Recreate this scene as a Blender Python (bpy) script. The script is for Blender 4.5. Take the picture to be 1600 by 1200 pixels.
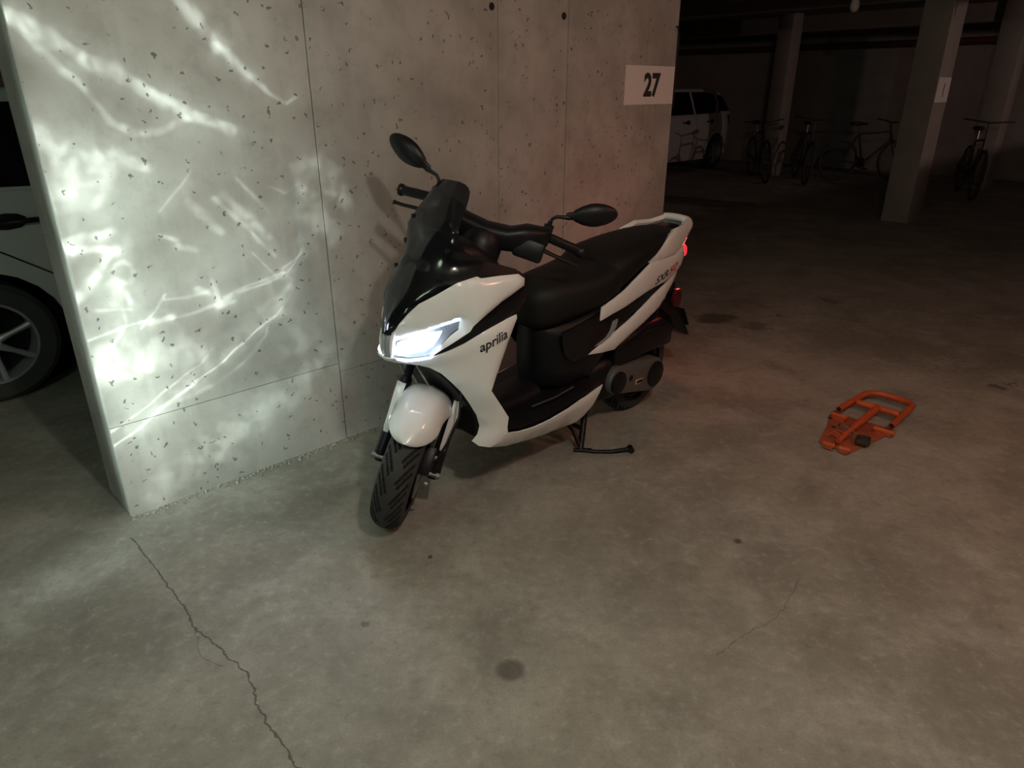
import bpy, bmesh, math, random
from mathutils import Vector, Matrix, noise
from mathutils.geometry import delaunay_2d_cdt
from mathutils.bvhtree import BVHTree

for o in list(bpy.data.objects):
    bpy.data.objects.remove(o, do_unlink=True)
SC = bpy.context.scene
COL = SC.collection
R = math.radians
rnd = random.Random(7)

# ------------------------------------------------------------------ camera
cam_d = bpy.data.cameras.new('camera')
cam_d.sensor_fit = 'HORIZONTAL'
cam_d.sensor_width = 36.0
cam_d.lens = 36.0 * 1086.0 / 1600.0
cam_d.clip_end = 100
cam = bpy.data.objects.new('camera', cam_d)
COL.objects.link(cam)
cam.location = (0, 0, 1.45)
cam.rotation_euler = (R(90 - 23.0), 0, 0)
SC.camera = cam

# ------------------------------------------------------------------ world, exposure
wd = bpy.data.worlds.new('world')
SC.world = wd
wd.use_nodes = True
wd.node_tree.nodes['Background'].inputs[0].default_value = (0.9, 0.62, 0.5, 1)
wd.node_tree.nodes['Background'].inputs[1].default_value = 0.010
SC.view_settings.view_transform = 'Standard'
SC.view_settings.look = 'None'
SC.view_settings.gamma = 1
SC.view_settings.use_curve_mapping = False
SC.view_settings.exposure = 0.0
SC.cycles.max_bounces = 4
SC.cycles.diffuse_bounces = 2
SC.cycles.glossy_bounces = 2
SC.cycles.transmission_bounces = 2
SC.cycles.transparent_max_bounces = 6
SC.cycles.caustics_reflective = False
SC.cycles.caustics_refractive = False

# ------------------------------------------------------------------ frames of the place
W0 = Vector((-1.401, 2.163, 0.0))           # near corner of the concrete wall
WA = R(44.03)                               # the garage grid runs at this angle
EW = Vector((math.cos(WA), math.sin(WA), 0))
NW = Vector((math.sin(WA), -math.cos(WA), 0))
BACK = 14.75                                # distance of the back wall along EW
CEIL = 2.62
def grid(a, b, z=0.0):                      # point at a along EW, b along NW (from the world origin)
    return EW * a + NW * b + Vector((0, 0, z))

def light(name, kind, loc, color, power, **kw):
    d = bpy.data.lights.new(name, kind)
    d.color = color
    d.energy = power
    for k, v in kw.items():
        setattr(d, k, v)
    o = bpy.data.objects.new(name, d)
    COL.objects.link(o)
    o.location = loc
    return o
def aim(o, target):
    o.rotation_euler = (Vector(target) - o.location).to_track_quat('-Z', 'Y').to_euler()

# ceiling lamps of the garage plus two added fill lights (all above or behind the frame)
light('overhead_light', 'POINT', (0.55, 0.30, 2.35), (1.0, 0.91, 0.77), 58, shadow_soft_size=0.05)
light('overhead_light', 'POINT', (2.4, 1.5, 2.40), (1.0, 0.40, 0.24), 32, shadow_soft_size=0.10)  # added reddish fill for the right side, not a known fixture
light('overhead_light', 'POINT', (-1.2, -0.1, 2.35), (0.82, 1.0, 0.74), 30, shadow_soft_size=0.25)  # added soft greenish fill for the left floor, not a known fixture
light('overhead_light', 'POINT', grid(10.4, 3.2, 2.45), (1.0, 0.66, 0.58), 130, shadow_soft_size=0.06)

# headlamp light thrown back onto the wall by the polished body of a car standing in front of the scooter:
# one broad sheen and a few bundles of streaks
LC = Vector((-1.55, 0.35, 0.75))
SHEEN = light('car_body_sheen', 'SPOT', LC, (0.78, 1.0, 0.92), 350, shadow_soft_size=0.08, spot_size=R(165), spot_blend=0.3)
aim(SHEEN, W0 + EW * 1.1 + Vector((0, 0, 0.3)))
STREAK_W = 330

# shapes measured once in scooter coordinates (x forward, y left, z up, metres)
PAN = {
 'hood': [(1.393,0.032,0.715),(1.399,0.028,0.727),(1.384,0.044,0.764),(1.361,0.062,0.797),(1.335,0.087,0.831),(1.293,0.118,0.857),(1.234,0.158,0.896),(1.169,0.176,0.908),(1.154,0.181,0.9),(1.087,0.194,0.899),(1.01,0.206,0.894),(0.983,0.21,0.875),(0.987,0.212,0.852),(1.042,0.21,0.831),(1.085,0.208,0.816),(1.152,0.203,0.783),(1.202,0.196,0.754),(1.21,0.19,0.737),(1.267,0.16,0.699),(1.317,0.12,0.659),(1.293,0.137,0.695),(1.258,0.148,0.724),(1.23,0.153,0.738),(1.225,0.158,0.776),(1.28,0.13,0.759),(1.331,0.096,0.741),(1.368,0.06,0.723)],
 'stripe': [(1.317,0.12,0.657),(1.265,0.158,0.696),(1.209,0.188,0.734),(1.2,0.194,0.751),(1.149,0.2,0.78),(1.082,0.205,0.812),(1.039,0.207,0.828),(0.984,0.209,0.848),(0.957,0.205,0.831),(0.972,0.203,0.793),(1.0,0.206,0.768),(1.059,0.21,0.755),(1.149,0.2,0.731),(1.226,0.176,0.697),(1.272,0.15,0.676)],
 'shield': [(1.423,0.002,0.649),(1.42,0.025,0.65),(1.412,0.042,0.653),(1.37,0.074,0.646),(1.321,0.118,0.653),(1.274,0.152,0.674),(1.229,0.18,0.697),(1.154,0.205,0.732),(1.064,0.215,0.755),(1.027,0.218,0.761),(1.024,0.218,0.747),(1.062,0.218,0.676),(1.104,0.216,0.587),(1.136,0.213,0.511),(1.097,0.218,0.449),(1.059,0.222,0.387),(1.067,0.224,0.35),(1.065,0.226,0.327),(1.081,0.214,0.295),(1.131,0.2,0.285),(1.163,0.178,0.294),(1.171,0.15,0.306),(1.153,0.16,0.331),(1.147,0.164,0.364),(1.16,0.162,0.41),(1.188,0.157,0.462),(1.219,0.15,0.513),(1.251,0.138,0.554),(1.276,0.12,0.586),(1.305,0.096,0.608),(1.335,0.078,0.62),(1.362,0.062,0.627),(1.393,0.042,0.634),(1.41,0.025,0.638),(1.414,0.002,0.637)],
 'belly': [(1.131,0.2,0.285),(1.081,0.214,0.295),(1.065,0.226,0.327),(1.004,0.225,0.31),(0.923,0.223,0.298),(0.831,0.221,0.297),(0.736,0.219,0.305),(0.626,0.214,0.32),(0.493,0.206,0.336),(0.505,0.202,0.3),(0.536,0.194,0.249),(0.579,0.184,0.213),(0.617,0.176,0.194),(0.69,0.17,0.197),(0.809,0.172,0.206),(0.927,0.18,0.226),(1.04,0.19,0.251)],
 'bellycrease': [(1.002,0.185,0.248),(0.848,0.205,0.264),(0.632,0.2,0.272),(0.647,0.197,0.256),(0.836,0.195,0.239)],
 'tailup': [(0.499,0.168,0.599),(0.48,0.164,0.656),(0.4,0.162,0.676),(0.331,0.16,0.696),(0.234,0.154,0.737),(0.14,0.146,0.774),(0.024,0.134,0.769),(-0.093,0.118,0.768),(-0.194,0.098,0.793),(-0.224,0.092,0.751),(-0.203,0.096,0.716),(-0.164,0.104,0.688),(-0.082,0.118,0.666),(-0.018,0.13,0.66),(0.081,0.14,0.655),(0.172,0.15,0.646),(0.32,0.16,0.62),(0.417,0.165,0.61)],
 'taillow': [(0.573,0.172,0.478),(0.515,0.17,0.495),(0.452,0.168,0.514),(0.364,0.165,0.536),(0.284,0.16,0.556),(0.181,0.15,0.588),(0.085,0.14,0.621),(-0.034,0.124,0.65),(-0.137,0.106,0.672),(-0.162,0.1,0.676),(-0.129,0.106,0.634),(-0.093,0.112,0.606),(0.006,0.13,0.546),(0.079,0.14,0.528),(0.142,0.148,0.512),(0.281,0.16,0.478),(0.376,0.166,0.449),(0.469,0.17,0.46)],
 'silver': [(0.53,0.171,0.504),(0.454,0.169,0.523),(0.426,0.168,0.547),(0.407,0.167,0.581),(0.372,0.166,0.583),(0.382,0.167,0.552),(0.421,0.17,0.521),(0.477,0.172,0.505)],
 'sideblack': [(0.873,0.12,0.632),(0.726,0.165,0.603),(0.625,0.168,0.621),(0.505,0.169,0.636),(0.498,0.167,0.599),(0.32,0.16,0.617),(0.171,0.15,0.643),(-0.019,0.13,0.657),(-0.143,0.106,0.668),(0.082,0.138,0.617),(0.28,0.158,0.552),(0.449,0.166,0.51),(0.57,0.17,0.474),(0.372,0.164,0.441),(0.409,0.165,0.373),(0.47,0.196,0.328),(0.613,0.204,0.312),(0.819,0.21,0.292),(0.994,0.215,0.305),(1.047,0.215,0.324),(1.037,0.21,0.368),(0.914,0.16,0.452),(0.869,0.13,0.532)],
 'lens': [(1.405,0.026,0.653),(1.397,0.028,0.68),(1.389,0.033,0.712),(1.367,0.058,0.722),(1.33,0.094,0.74),(1.278,0.128,0.759),(1.226,0.156,0.773),(1.228,0.151,0.74),(1.257,0.146,0.726),(1.291,0.135,0.696),(1.318,0.118,0.659),(1.35,0.098,0.655),(1.38,0.07,0.65)],
 'lamp': [(1.401,0.032,0.663),(1.392,0.035,0.685),(1.385,0.04,0.702),(1.348,0.084,0.721),(1.274,0.122,0.734),(1.286,0.12,0.715),(1.306,0.108,0.684),(1.33,0.098,0.674),(1.365,0.068,0.663),(1.389,0.038,0.654)],
 'lampaccent': [(1.268,0.128,0.737),(1.226,0.152,0.768),(1.23,0.15,0.74),(1.253,0.142,0.726),(1.273,0.13,0.71)],
 'screen': [(1.419,0.0,0.728),(1.399,0.028,0.727),(1.384,0.044,0.764),(1.361,0.062,0.797),(1.335,0.087,0.831),(1.293,0.118,0.857),(1.234,0.158,0.896),(1.169,0.176,0.908),(1.126,0.166,0.946),(1.162,0.154,0.964),(1.188,0.144,0.983),(1.2,0.134,1.011),(1.197,0.122,1.045),(1.175,0.113,1.078),(1.149,0.105,1.108),(1.127,0.096,1.136),(1.114,0.086,1.153),(1.11,0.074,1.165),(1.111,0.06,1.173),(1.117,0.04,1.18),(1.123,0.0,1.182)],
 'dashside': [(1.167,0.174,0.907),(1.126,0.166,0.948),(1.069,0.175,0.93),(1.009,0.19,0.908),(0.989,0.2,0.893),(0.972,0.206,0.87),(0.952,0.2,0.829),(0.981,0.206,0.847),(0.981,0.205,0.871),(1.004,0.2,0.889),(1.083,0.19,0.895),(1.151,0.178,0.897)],
 'railL': [(0.142,0.147,0.774),(0.071,0.14,0.814),(-0.012,0.128,0.864),(-0.088,0.112,0.888),(-0.186,0.09,0.886),(-0.264,0.06,0.904),(-0.301,0.055,0.899),(-0.321,0.06,0.873),(-0.302,0.07,0.859),(-0.231,0.088,0.821),(-0.193,0.098,0.796),(-0.093,0.118,0.768),(0.024,0.134,0.769)],
 'text_ap': [(1.168,0.19,0.662),(1.064,0.205,0.692),(1.162,0.19,0.692)],
 'text_sxr': [(0.084,0.14,0.67),(-0.124,0.11,0.702)],
}
# light reflected off a parked car onto the wall: (half width, strength, polyline in wall metres)
CAUSTIC = [
 (0.022,1,[(0.012,1.636),(0.179,1.536),(0.315,1.461),(0.45,1.376),(0.524,1.348),(0.598,1.321)]),
 (0.014,0.55,[(0.01,1.628),(0.073,1.55),(0.16,1.448),(0.212,1.357),(0.269,1.326),(0.352,1.319),(0.448,1.364)]),
 (0.028,0.8,[(0.477,1.726),(0.586,1.585)]),
 (0.018,0.8,[(0.586,1.585),(0.687,1.493)]),
 (0.01,0.6,[(0.687,1.493),(0.745,1.437),(0.809,1.401),(0.848,1.426)]),
 (0.03,0.12,[(0.619,1.719),(0.687,1.599)]),
 (0.055,0.75,[(0.154,1.236),(0.151,1.198),(0.107,1.143)]),
 (0.028,0.8,[(0.221,1.246),(0.274,1.223)]),
 (0.05,0.5,[(0.026,1.326),(0.06,1.252)]),
 (0.04,0.5,[(0.006,1.125),(0.099,1.192)]),
 (0.022,0.75,[(0.005,1.007),(0.079,1.013),(0.152,1.024)]),
 (0.012,0.6,[(0.008,0.981),(0.143,0.963)]),
 (0.01,0.55,[(0.493,1.096),(0.592,0.983),(0.688,0.861)]),
 (0.02,0.5,[(0.528,1.103),(0.673,0.937)]),
 (0.02,0.45,[(0.404,1.094),(0.496,0.979)]),
 (0.008,0.4,[(0.583,1.154),(0.686,1.03)]),
 (0.02,0.9,[(0.15,0.964),(0.072,0.894),(-0.003,0.823)]),
 (0.012,0.8,[(0.01,0.987),(0.15,0.964)]),
 (0.009,0.5,[(0.123,0.889),(0.139,0.914),(0.166,0.919),(0.186,0.902),(0.187,0.874),(0.166,0.851),(0.137,0.854),(0.122,0.877)]),
 (0.028,0.7,[(0.124,0.842),(0.11,0.8)]),
 (0.014,0.7,[(0.145,0.827),(0.152,0.792)]),
 (0.007,0.6,[(0.267,0.794),(0.231,0.742),(0.172,0.687)]),
 (0.014,0.85,[(0.442,0.808),(0.452,0.712)]),
 (0.012,0.7,[(0.44,0.714),(0.506,0.716)]),
 (0.007,0.7,[(0.001,0.687),(0.069,0.698),(0.142,0.708),(0.215,0.71)]),
 (0.016,0.9,[(0.209,0.702),(0.28,0.703)]),
 (0.007,0.6,[(0.28,0.698),(0.369,0.71),(0.471,0.728),(0.581,0.751),(0.683,0.775)]),
 (0.006,0.5,[(0.473,0.737),(0.583,0.765),(0.705,0.796)]),
 (0.016,0.9,[(0.671,0.779),(0.712,0.792)]),
 (0.007,0.5,[(0.263,0.774),(0.334,0.765),(0.417,0.77)]),
 (0.014,0.7,[(0.379,0.789),(0.421,0.767)]),
 (0.008,0.5,[(0.125,0.775),(0.133,0.717),(0.058,0.644)]),
 (0.006,0.45,[(0.048,0.78),(0.152,0.763)]),
 (0.045,0.8,[(0.023,0.572),(0.153,0.555)]),
 (0.06,0.45,[(0.053,0.62),(0.344,0.563)]),
 (0.0065,1,[(0.006,0.293),(0.124,0.35),(0.247,0.413),(0.377,0.478),(0.513,0.554),(0.652,0.629)]),
 (0.005,0.5,[(0.652,0.629),(0.71,0.679),(0.751,0.734)]),
 (0.006,0.75,[(-0.004,0.347),(0.135,0.408),(0.29,0.485)]),
 (0.006,0.35,[(0.29,0.485),(0.339,0.509),(0.392,0.571)]),
 (0.008,0.32,[(0.173,0.38),(0.316,0.407),(0.464,0.454),(0.557,0.509),(0.612,0.556),(0.628,0.613)]),
 (0.05,0.22,[(0.058,0.343),(0.301,0.456),(0.603,0.637),(0.709,0.732)]),
 (0.02,0.35,[(0.671,0.648),(0.723,0.734)]),
 (0.05,0.62,[(0.917,1.175),(1.002,1.046)]),
 (0.045,0.55,[(0.851,1.085),(0.942,0.9)]),
 (0.05,0.35,[(0.836,1.18),(0.826,0.891)]),
 (0.006,0.5,[(0.707,0.808),(0.794,0.857)]),
 (0.006,0.45,[(0.726,0.793),(0.814,0.88)]),
 (0.005,0.4,[(0.666,0.803),(0.602,0.887)]),
 (0.007,0.5,[(0.281,1.001),(0.338,0.971)]),
 (0.014,0.45,[(0.345,0.948),(0.396,0.925)]),
 (0.006,0.35,[(0.431,1.187),(0.305,1.072)]),
 (0.005,0.4,[(0.699,1.122),(0.759,1.093),(0.829,1.122)]),
 (0.09,0.3,[(0.324,0.166),(0.724,0.318)]),
 (0.08,0.25,[(0.117,0.081),(0.4,0.166)]),
 (0.1,0.24,[(0.686,0.658),(0.824,0.406)]),
]

# ------------------------------------------------------------------ node helpers
class NT:
    def __init__(s, tree):
        s.t = tree; s.n = tree.nodes; s.l = tree.links
    def node(s, typ, **kw):
        nd = s.n.new(typ)
        for k, v in kw.items(): setattr(nd, k, v)
        return nd
    def put(s, sock, v):
        if hasattr(v, 'is_output'): s.l.new(v, sock)
        else:
            if sock.type == 'RGBA' and len(v) == 3: v = (*v, 1)
            sock.default_value = v
    def m(s, op, a, b=0.0, c=0.0, clamp=False):
        nd = s.node('ShaderNodeMath', operation=op, use_clamp=clamp)
        for i, v in enumerate((a, b, c)): s.put(nd.inputs[i], v)
        return nd.outputs[0]
    def v(s, op, a, b=None, scale=None):
        nd = s.node('ShaderNodeVectorMath', operation=op)
        s.put(nd.inputs[0], a)
        if b is not None: s.put(nd.inputs[1], b)
        if scale is not None: s.put(nd.inputs['Scale'], scale)
        return nd.outputs['Value'] if op in ('DOT_PRODUCT', 'LENGTH', 'DISTANCE') else nd.outputs[0]
    def xyz(s, v):
        nd = s.node('ShaderNodeSeparateXYZ'); s.put(nd.inputs[0], v); return nd.outputs
    def comb(s, x, y, z):
        nd = s.node('ShaderNodeCombineXYZ')
        for i, v in enumerate((x, y, z)): s.put(nd.inputs[i], v)
        return nd.outputs[0]
    def smooth(s, x, a, b, c=0.0, d=1.0):
        nd = s.node('ShaderNodeMapRange', interpolation_type='SMOOTHSTEP', clamp=True)
        for i, v in enumerate((x, a, b, c, d)): s.put(nd.inputs[i], v)
        return nd.outputs[0]
    def noise(s, vec, scale, detail=4, rough=0.6, dist=0.0):
        nd = s.node('ShaderNodeTexNoise')
        s.put(nd.inputs['Vector'], vec); s.put(nd.inputs['Scale'], scale); s.put(nd.inputs['Detail'], detail)
        s.put(nd.inputs['Roughness'], rough); s.put(nd.inputs['Distortion'], dist)
        return nd.outputs['Fac']
    def voro(s, vec, scale, feature='F1', out='Distance'):
        nd = s.node('ShaderNodeTexVoronoi', feature=feature)
        s.put(nd.inputs['Vector'], vec); s.put(nd.inputs['Scale'], scale)
        return nd.outputs
    def mix(s, f, a, b):
        nd = s.node('ShaderNodeMix', data_type='RGBA')
        s.put(nd.inputs[0], f); s.put(nd.inputs[6], a); s.put(nd.inputs[7], b)
        return nd.outputs[2]
    def seg(s, P, a, b):                     # distance to a segment
        a = Vector(a); b = Vector(b); ba = b - a
        pa = s.v('SUBTRACT', P, tuple(a))
        h = s.m('MULTIPLY', s.v('DOT_PRODUCT', pa, tuple(ba)), 1.0 / max(ba.dot(ba), 1e-9), clamp=True)
        sc = s.node('ShaderNodeVectorMath', operation='SCALE')
        sc.inputs[0].default_value = tuple(ba); s.put(sc.inputs['Scale'], h)
        return s.v('DISTANCE', pa, sc.outputs[0])
    def poly(s, P, pts):
        d = None
        for a, b in zip(pts, pts[1:]):
            e = s.seg(P, (a[0], a[1], 0), (b[0], b[1], 0))
            d = e if d is None else s.m('MINIMUM', d, e)
        return d

def wall_coords(nt):                         # where a ray of the light meets the plane of the wall
    g = nt.node('ShaderNodeNewGeometry')
    dr = g.outputs['Incoming']
    dn = nt.v('DOT_PRODUCT', dr, tuple(NW))
    t = nt.m('DIVIDE', (W0 - LC).dot(NW), dn)
    p = nt.v('ADD', nt.v('SCALE', dr, scale=t), tuple(LC - W0))
    return nt.v('DOT_PRODUCT', p, tuple(EW)), nt.xyz(p)[2]
def finish(nt, tot):
    em = [n for n in nt.n if n.type == 'EMISSION'][0]
    nt.put(em.inputs['Strength'], tot)
def sheen_nodes():
    SHEEN.data.use_nodes = True
    nt = NT(SHEEN.data.node_tree)
    s_, z_ = wall_coords(nt)
    P = nt.comb(s_, z_, 0.0)
    nz = nt.noise(P, 2.4, 2, 0.55, 0.8)
    q = nt.v('LENGTH', nt.v('MULTIPLY', nt.v('SUBTRACT', P, (0.18, 0.62, 0)), (1.20, 0.80, 0)))
    a = nt.m('MULTIPLY', nt.smooth(q, 0.05, 1.0, 0.85, 0.0), nt.smooth(nz, 0.36, 0.60, 0.22, 1.35))
    b = nt.smooth(s_, 1.5, 0.6, 0.02, 0.26)
    up = nt.m('ADD', a, b)
    up = nt.m('MULTIPLY', up, nt.smooth(s_, -0.012, 0.004, 0.07, 1.0))
    dn = nt.m('MULTIPLY', nt.smooth(z_, -0.42, 0.0, 0.0, 0.42), nt.m('MULTIPLY', nt.smooth(s_, 2.6, 0.3, 0.25, 1.0), nt.smooth(s_, -0.35, 0.25, 0.08, 1.0)))
    finish(nt, nt.m('ADD', nt.m('MULTIPLY', up, nt.smooth(z_, -0.03, 0.05)), nt.m('MULTIPLY', dn, nt.smooth(z_, 0.05, -0.03))))
def streak_light(strokes):
    mid = [p for w, k, pts in strokes for p in pts]
    x0 = min(p[0] for p in mid); x1 = max(p[0] for p in mid); z0 = min(p[1] for p in mid); z1 = max(p[1] for p in mid)
    tgt = W0 + EW * ((x0 + x1) / 2) + Vector((0, 0, (z0 + z1) / 2))
    d0 = (tgt - LC).normalized()
    half = max(d0.angle((W0 + EW * p[0] + Vector((0, 0, p[1])) - LC).normalized() + Vector((0, 0, 0))) for p in mid) + R(3.5)
    o = light('car_body_streaks', 'SPOT', LC, (0.84, 1.0, 0.95), STREAK_W, shadow_soft_size=0.001, spot_size=2 * half, spot_blend=0.02)
    aim(o, tgt)
    o.data.use_nodes = True
    nt = NT(o.data.node_tree)
    s_, z_ = wall_coords(nt)
    wob = nt.m('MULTIPLY', nt.m('SUBTRACT', nt.noise(nt.comb(s_, z_, 0.0), 6.0, 1, 0.5), 0.5), 0.03)
    P = nt.comb(nt.m('ADD', s_, wob), nt.m('SUBTRACT', z_, wob), 0.0)
    wid = nt.smooth(nt.noise(nt.comb(s_, z_, 3.0), 9.0, 2, 0.6), 0.3, 0.7, 0.85, 1.9)
    tot = None
    for w, k, pts in strokes:
        # (evaluated one after the other, to stay within the shader's stack)
        Pk = P if tot is None else nt.v('ADD', P, nt.comb(nt.m('MULTIPLY', tot, 1e-9), 0.0, 0.0))
        dd = nt.poly(Pk, pts)
        v = nt.m('ADD', nt.smooth(dd, w * 0.1, nt.m('MULTIPLY', wid, w), k, 0.0), nt.smooth(dd, 0.0, w * 3 + 0.03, k * 0.22, 0.0))
        tot = v if tot is None else nt.m('ADD', tot, v)
    tex = nt.smooth(nt.noise(nt.comb(nt.m('MULTIPLY', s_, 1.2), z_, 0.0), 13.0, 1, 0.6, 0.4), 0.30, 0.70, 0.40, 1.30)
    finish(nt, nt.m('MULTIPLY', nt.m('MULTIPLY', tot, tex), nt.smooth(s_, -0.012, 0.004, 0.02, 1.0)))
def caustic_nodes():
    sheen_nodes()
    groups = {}
    for st in CAUSTIC:
        zc = sum(p[1] for p in st[2]) / len(st[2]); sc_ = sum(p[0] for p in st[2]) / len(st[2])
        key = (zc > 1.2) * 8 + (0.86 < zc <= 1.2) * 4 + (0.60 < zc <= 0.86) * 2 + (sc_ > 0.33)
        groups.setdefault(key, []).append(st)
    for g in groups.values(): streak_light(g)

# ------------------------------------------------------------------ materials
MATS = {}
def mat(name, color, rough=0.5, metal=0.0, coat=0.0, emit=None, estr=0.0, alpha=1.0, spec=0.5, vary=0.06, vscale=30, bump=0.0):
    if name in MATS: return MATS[name]
    m = bpy.data.materials.new(name); m.use_nodes = True
    nt = NT(m.node_tree); b = nt.n['Principled BSDF']
    co = nt.node('ShaderNodeTexCoord').outputs['Object']
    n = nt.noise(co, vscale, 4, 0.6)
    lo = tuple(c * (1 - vary) for c in color); hi = tuple(min(1, c * (1 + vary)) for c in color)
    nt.put(b.inputs['Base Color'], nt.mix(n, (*lo, 1), (*hi, 1)))
    nt.put(b.inputs['Roughness'], nt.m('ADD', rough - 0.05, nt.m('MULTIPLY', n, 0.1)))
    b.inputs['Metallic'].default_value = metal
    b.inputs['Coat Weight'].default_value = coat
    b.inputs['Coat Roughness'].default_value = 0.06
    b.inputs['Specular IOR Level'].default_value = spec
    b.inputs['Alpha'].default_value = alpha
    if emit:
        b.inputs['Emission Color'].default_value = (*emit, 1)
        b.inputs['Emission Strength'].default_value = estr
    if bump:
        bp = nt.node('ShaderNodeBump'); bp.inputs['Strength'].default_value = bump; bp.inputs['Distance'].default_value = 0.002
        nt.put(bp.inputs['Height'], nt.noise(co, vscale * 8, 5, 0.65)); nt.l.new(bp.outputs[0], b.inputs['Normal'])
    MATS[name] = m
    return m
WHITE = mat('white_paint', (0.87, 0.88, 0.88), 0.22, coat=0.6, vary=0.02)
BLACK = mat('black_plastic', (0.008, 0.008, 0.010), 0.42, vary=0.2, spec=0.3)
GLOSSB = mat('gloss_black', (0.007, 0.007, 0.009), 0.18, coat=0.15, vary=0.1, spec=0.35)
SEATM = mat('seat_vinyl', (0.010, 0.010, 0.010), 0.58, vary=0.2, vscale=60, bump=0.25, spec=0.3)
RUB = mat('tyre_rubber', (0.045, 0.046, 0.045), 0.75, vary=0.25, vscale=20)
RUBG = mat('tyre_groove', (0.006, 0.006, 0.006), 0.8)
STEEL = mat('steel', (0.32, 0.31, 0.30), 0.35, metal=0.9)
ALU = mat('cast_aluminium', (0.17, 0.165, 0.16), 0.5, metal=0.45, vary=0.15)
SILV = mat('silver_paint', (0.36, 0.38, 0.42), 0.35, metal=0.3)
REDL = mat('red_lens', (0.55, 0.01, 0.015), 0.15, emit=(1.0, 0.03, 0.06), estr=0.9)
REDR = mat('red_reflector', (0.09, 0.006, 0.010), 0.2)
GOLD = mat('badge_gold', (0.6, 0.45, 0.22), 0.4, metal=0.4)
LAMP = mat('headlamp_led', (0.9, 0.95, 1.0), 0.3, emit=(0.85, 0.94, 1.0), estr=22.0)
DRL = mat('headlamp_strip', (0.9, 0.95, 1.0), 0.3, emit=(0.70, 0.86, 1.0), estr=7.0)
ORANGE = mat('orange_paint', (0.60, 0.11, 0.035), 0.42, vary=0.25, vscale=25)
DUSTY = mat('dusty_orange', (0.36, 0.09, 0.04), 0.7, vary=0.55, vscale=9)
BRASS = mat('padlock_body', (0.10, 0.085, 0.07), 0.4, metal=0.6)
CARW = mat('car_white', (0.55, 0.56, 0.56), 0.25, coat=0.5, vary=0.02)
GLASSD = mat('car_glass', (0.008, 0.008, 0.010), 0.08)
PAPER = mat('sign_paper', (0.78, 0.74, 0.72), 0.7, vary=0.03)
INK = mat('sign_ink', (0.02, 0.018, 0.018), 0.7)
REDINK = mat('red_decal', (0.62, 0.05, 0.04), 0.5)
PIPE = mat('pipe_paint', (0.10, 0.03, 0.028), 0.6)
BIKE = mat('bike_frame', (0.03, 0.028, 0.03), 0.45)
MIRG = mat('mirror_glass', (0.5, 0.5, 0.52), 0.04, metal=1.0, vary=0)
HOLE = mat('drilled_hole', (0.012, 0.011, 0.010), 0.9)
GRIT = mat('cement_grit', (0.42, 0.41, 0.37), 0.9, vary=0.35, vscale=60)

def screen_mat():
    m = bpy.data.materials.new('smoked_screen'); m.use_nodes = True
    nt = NT(m.node_tree); b = nt.n['Principled BSDF']
    co = nt.node('ShaderNodeTexCoord').outputs['Object']
    n = nt.noise(co, 40, 3)
    nt.put(b.inputs['Base Color'], nt.mix(n, (0.006, 0.006, 0.008, 1), (0.012, 0.012, 0.015, 1)))
    b.inputs['Roughness'].default_value = 0.12
    b.inputs['Alpha'].default_value = 0.80
    return m
SCREEN = screen_mat()
def lens_mat():
    m = bpy.data.materials.new('clear_lens'); m.use_nodes = True
    nt = NT(m.node_tree); b = nt.n['Principled BSDF']
    co = nt.node('ShaderNodeTexCoord').outputs['Object']
    nt.put(b.inputs['Base Color'], nt.mix(nt.noise(co, 30, 2), (0.25, 0.32, 0.42, 1), (0.35, 0.42, 0.52, 1)))
    b.inputs['Roughness'].default_value = 0.06
    b.inputs['Alpha'].default_value = 0.16
    return m
LENS = lens_mat()

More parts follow.
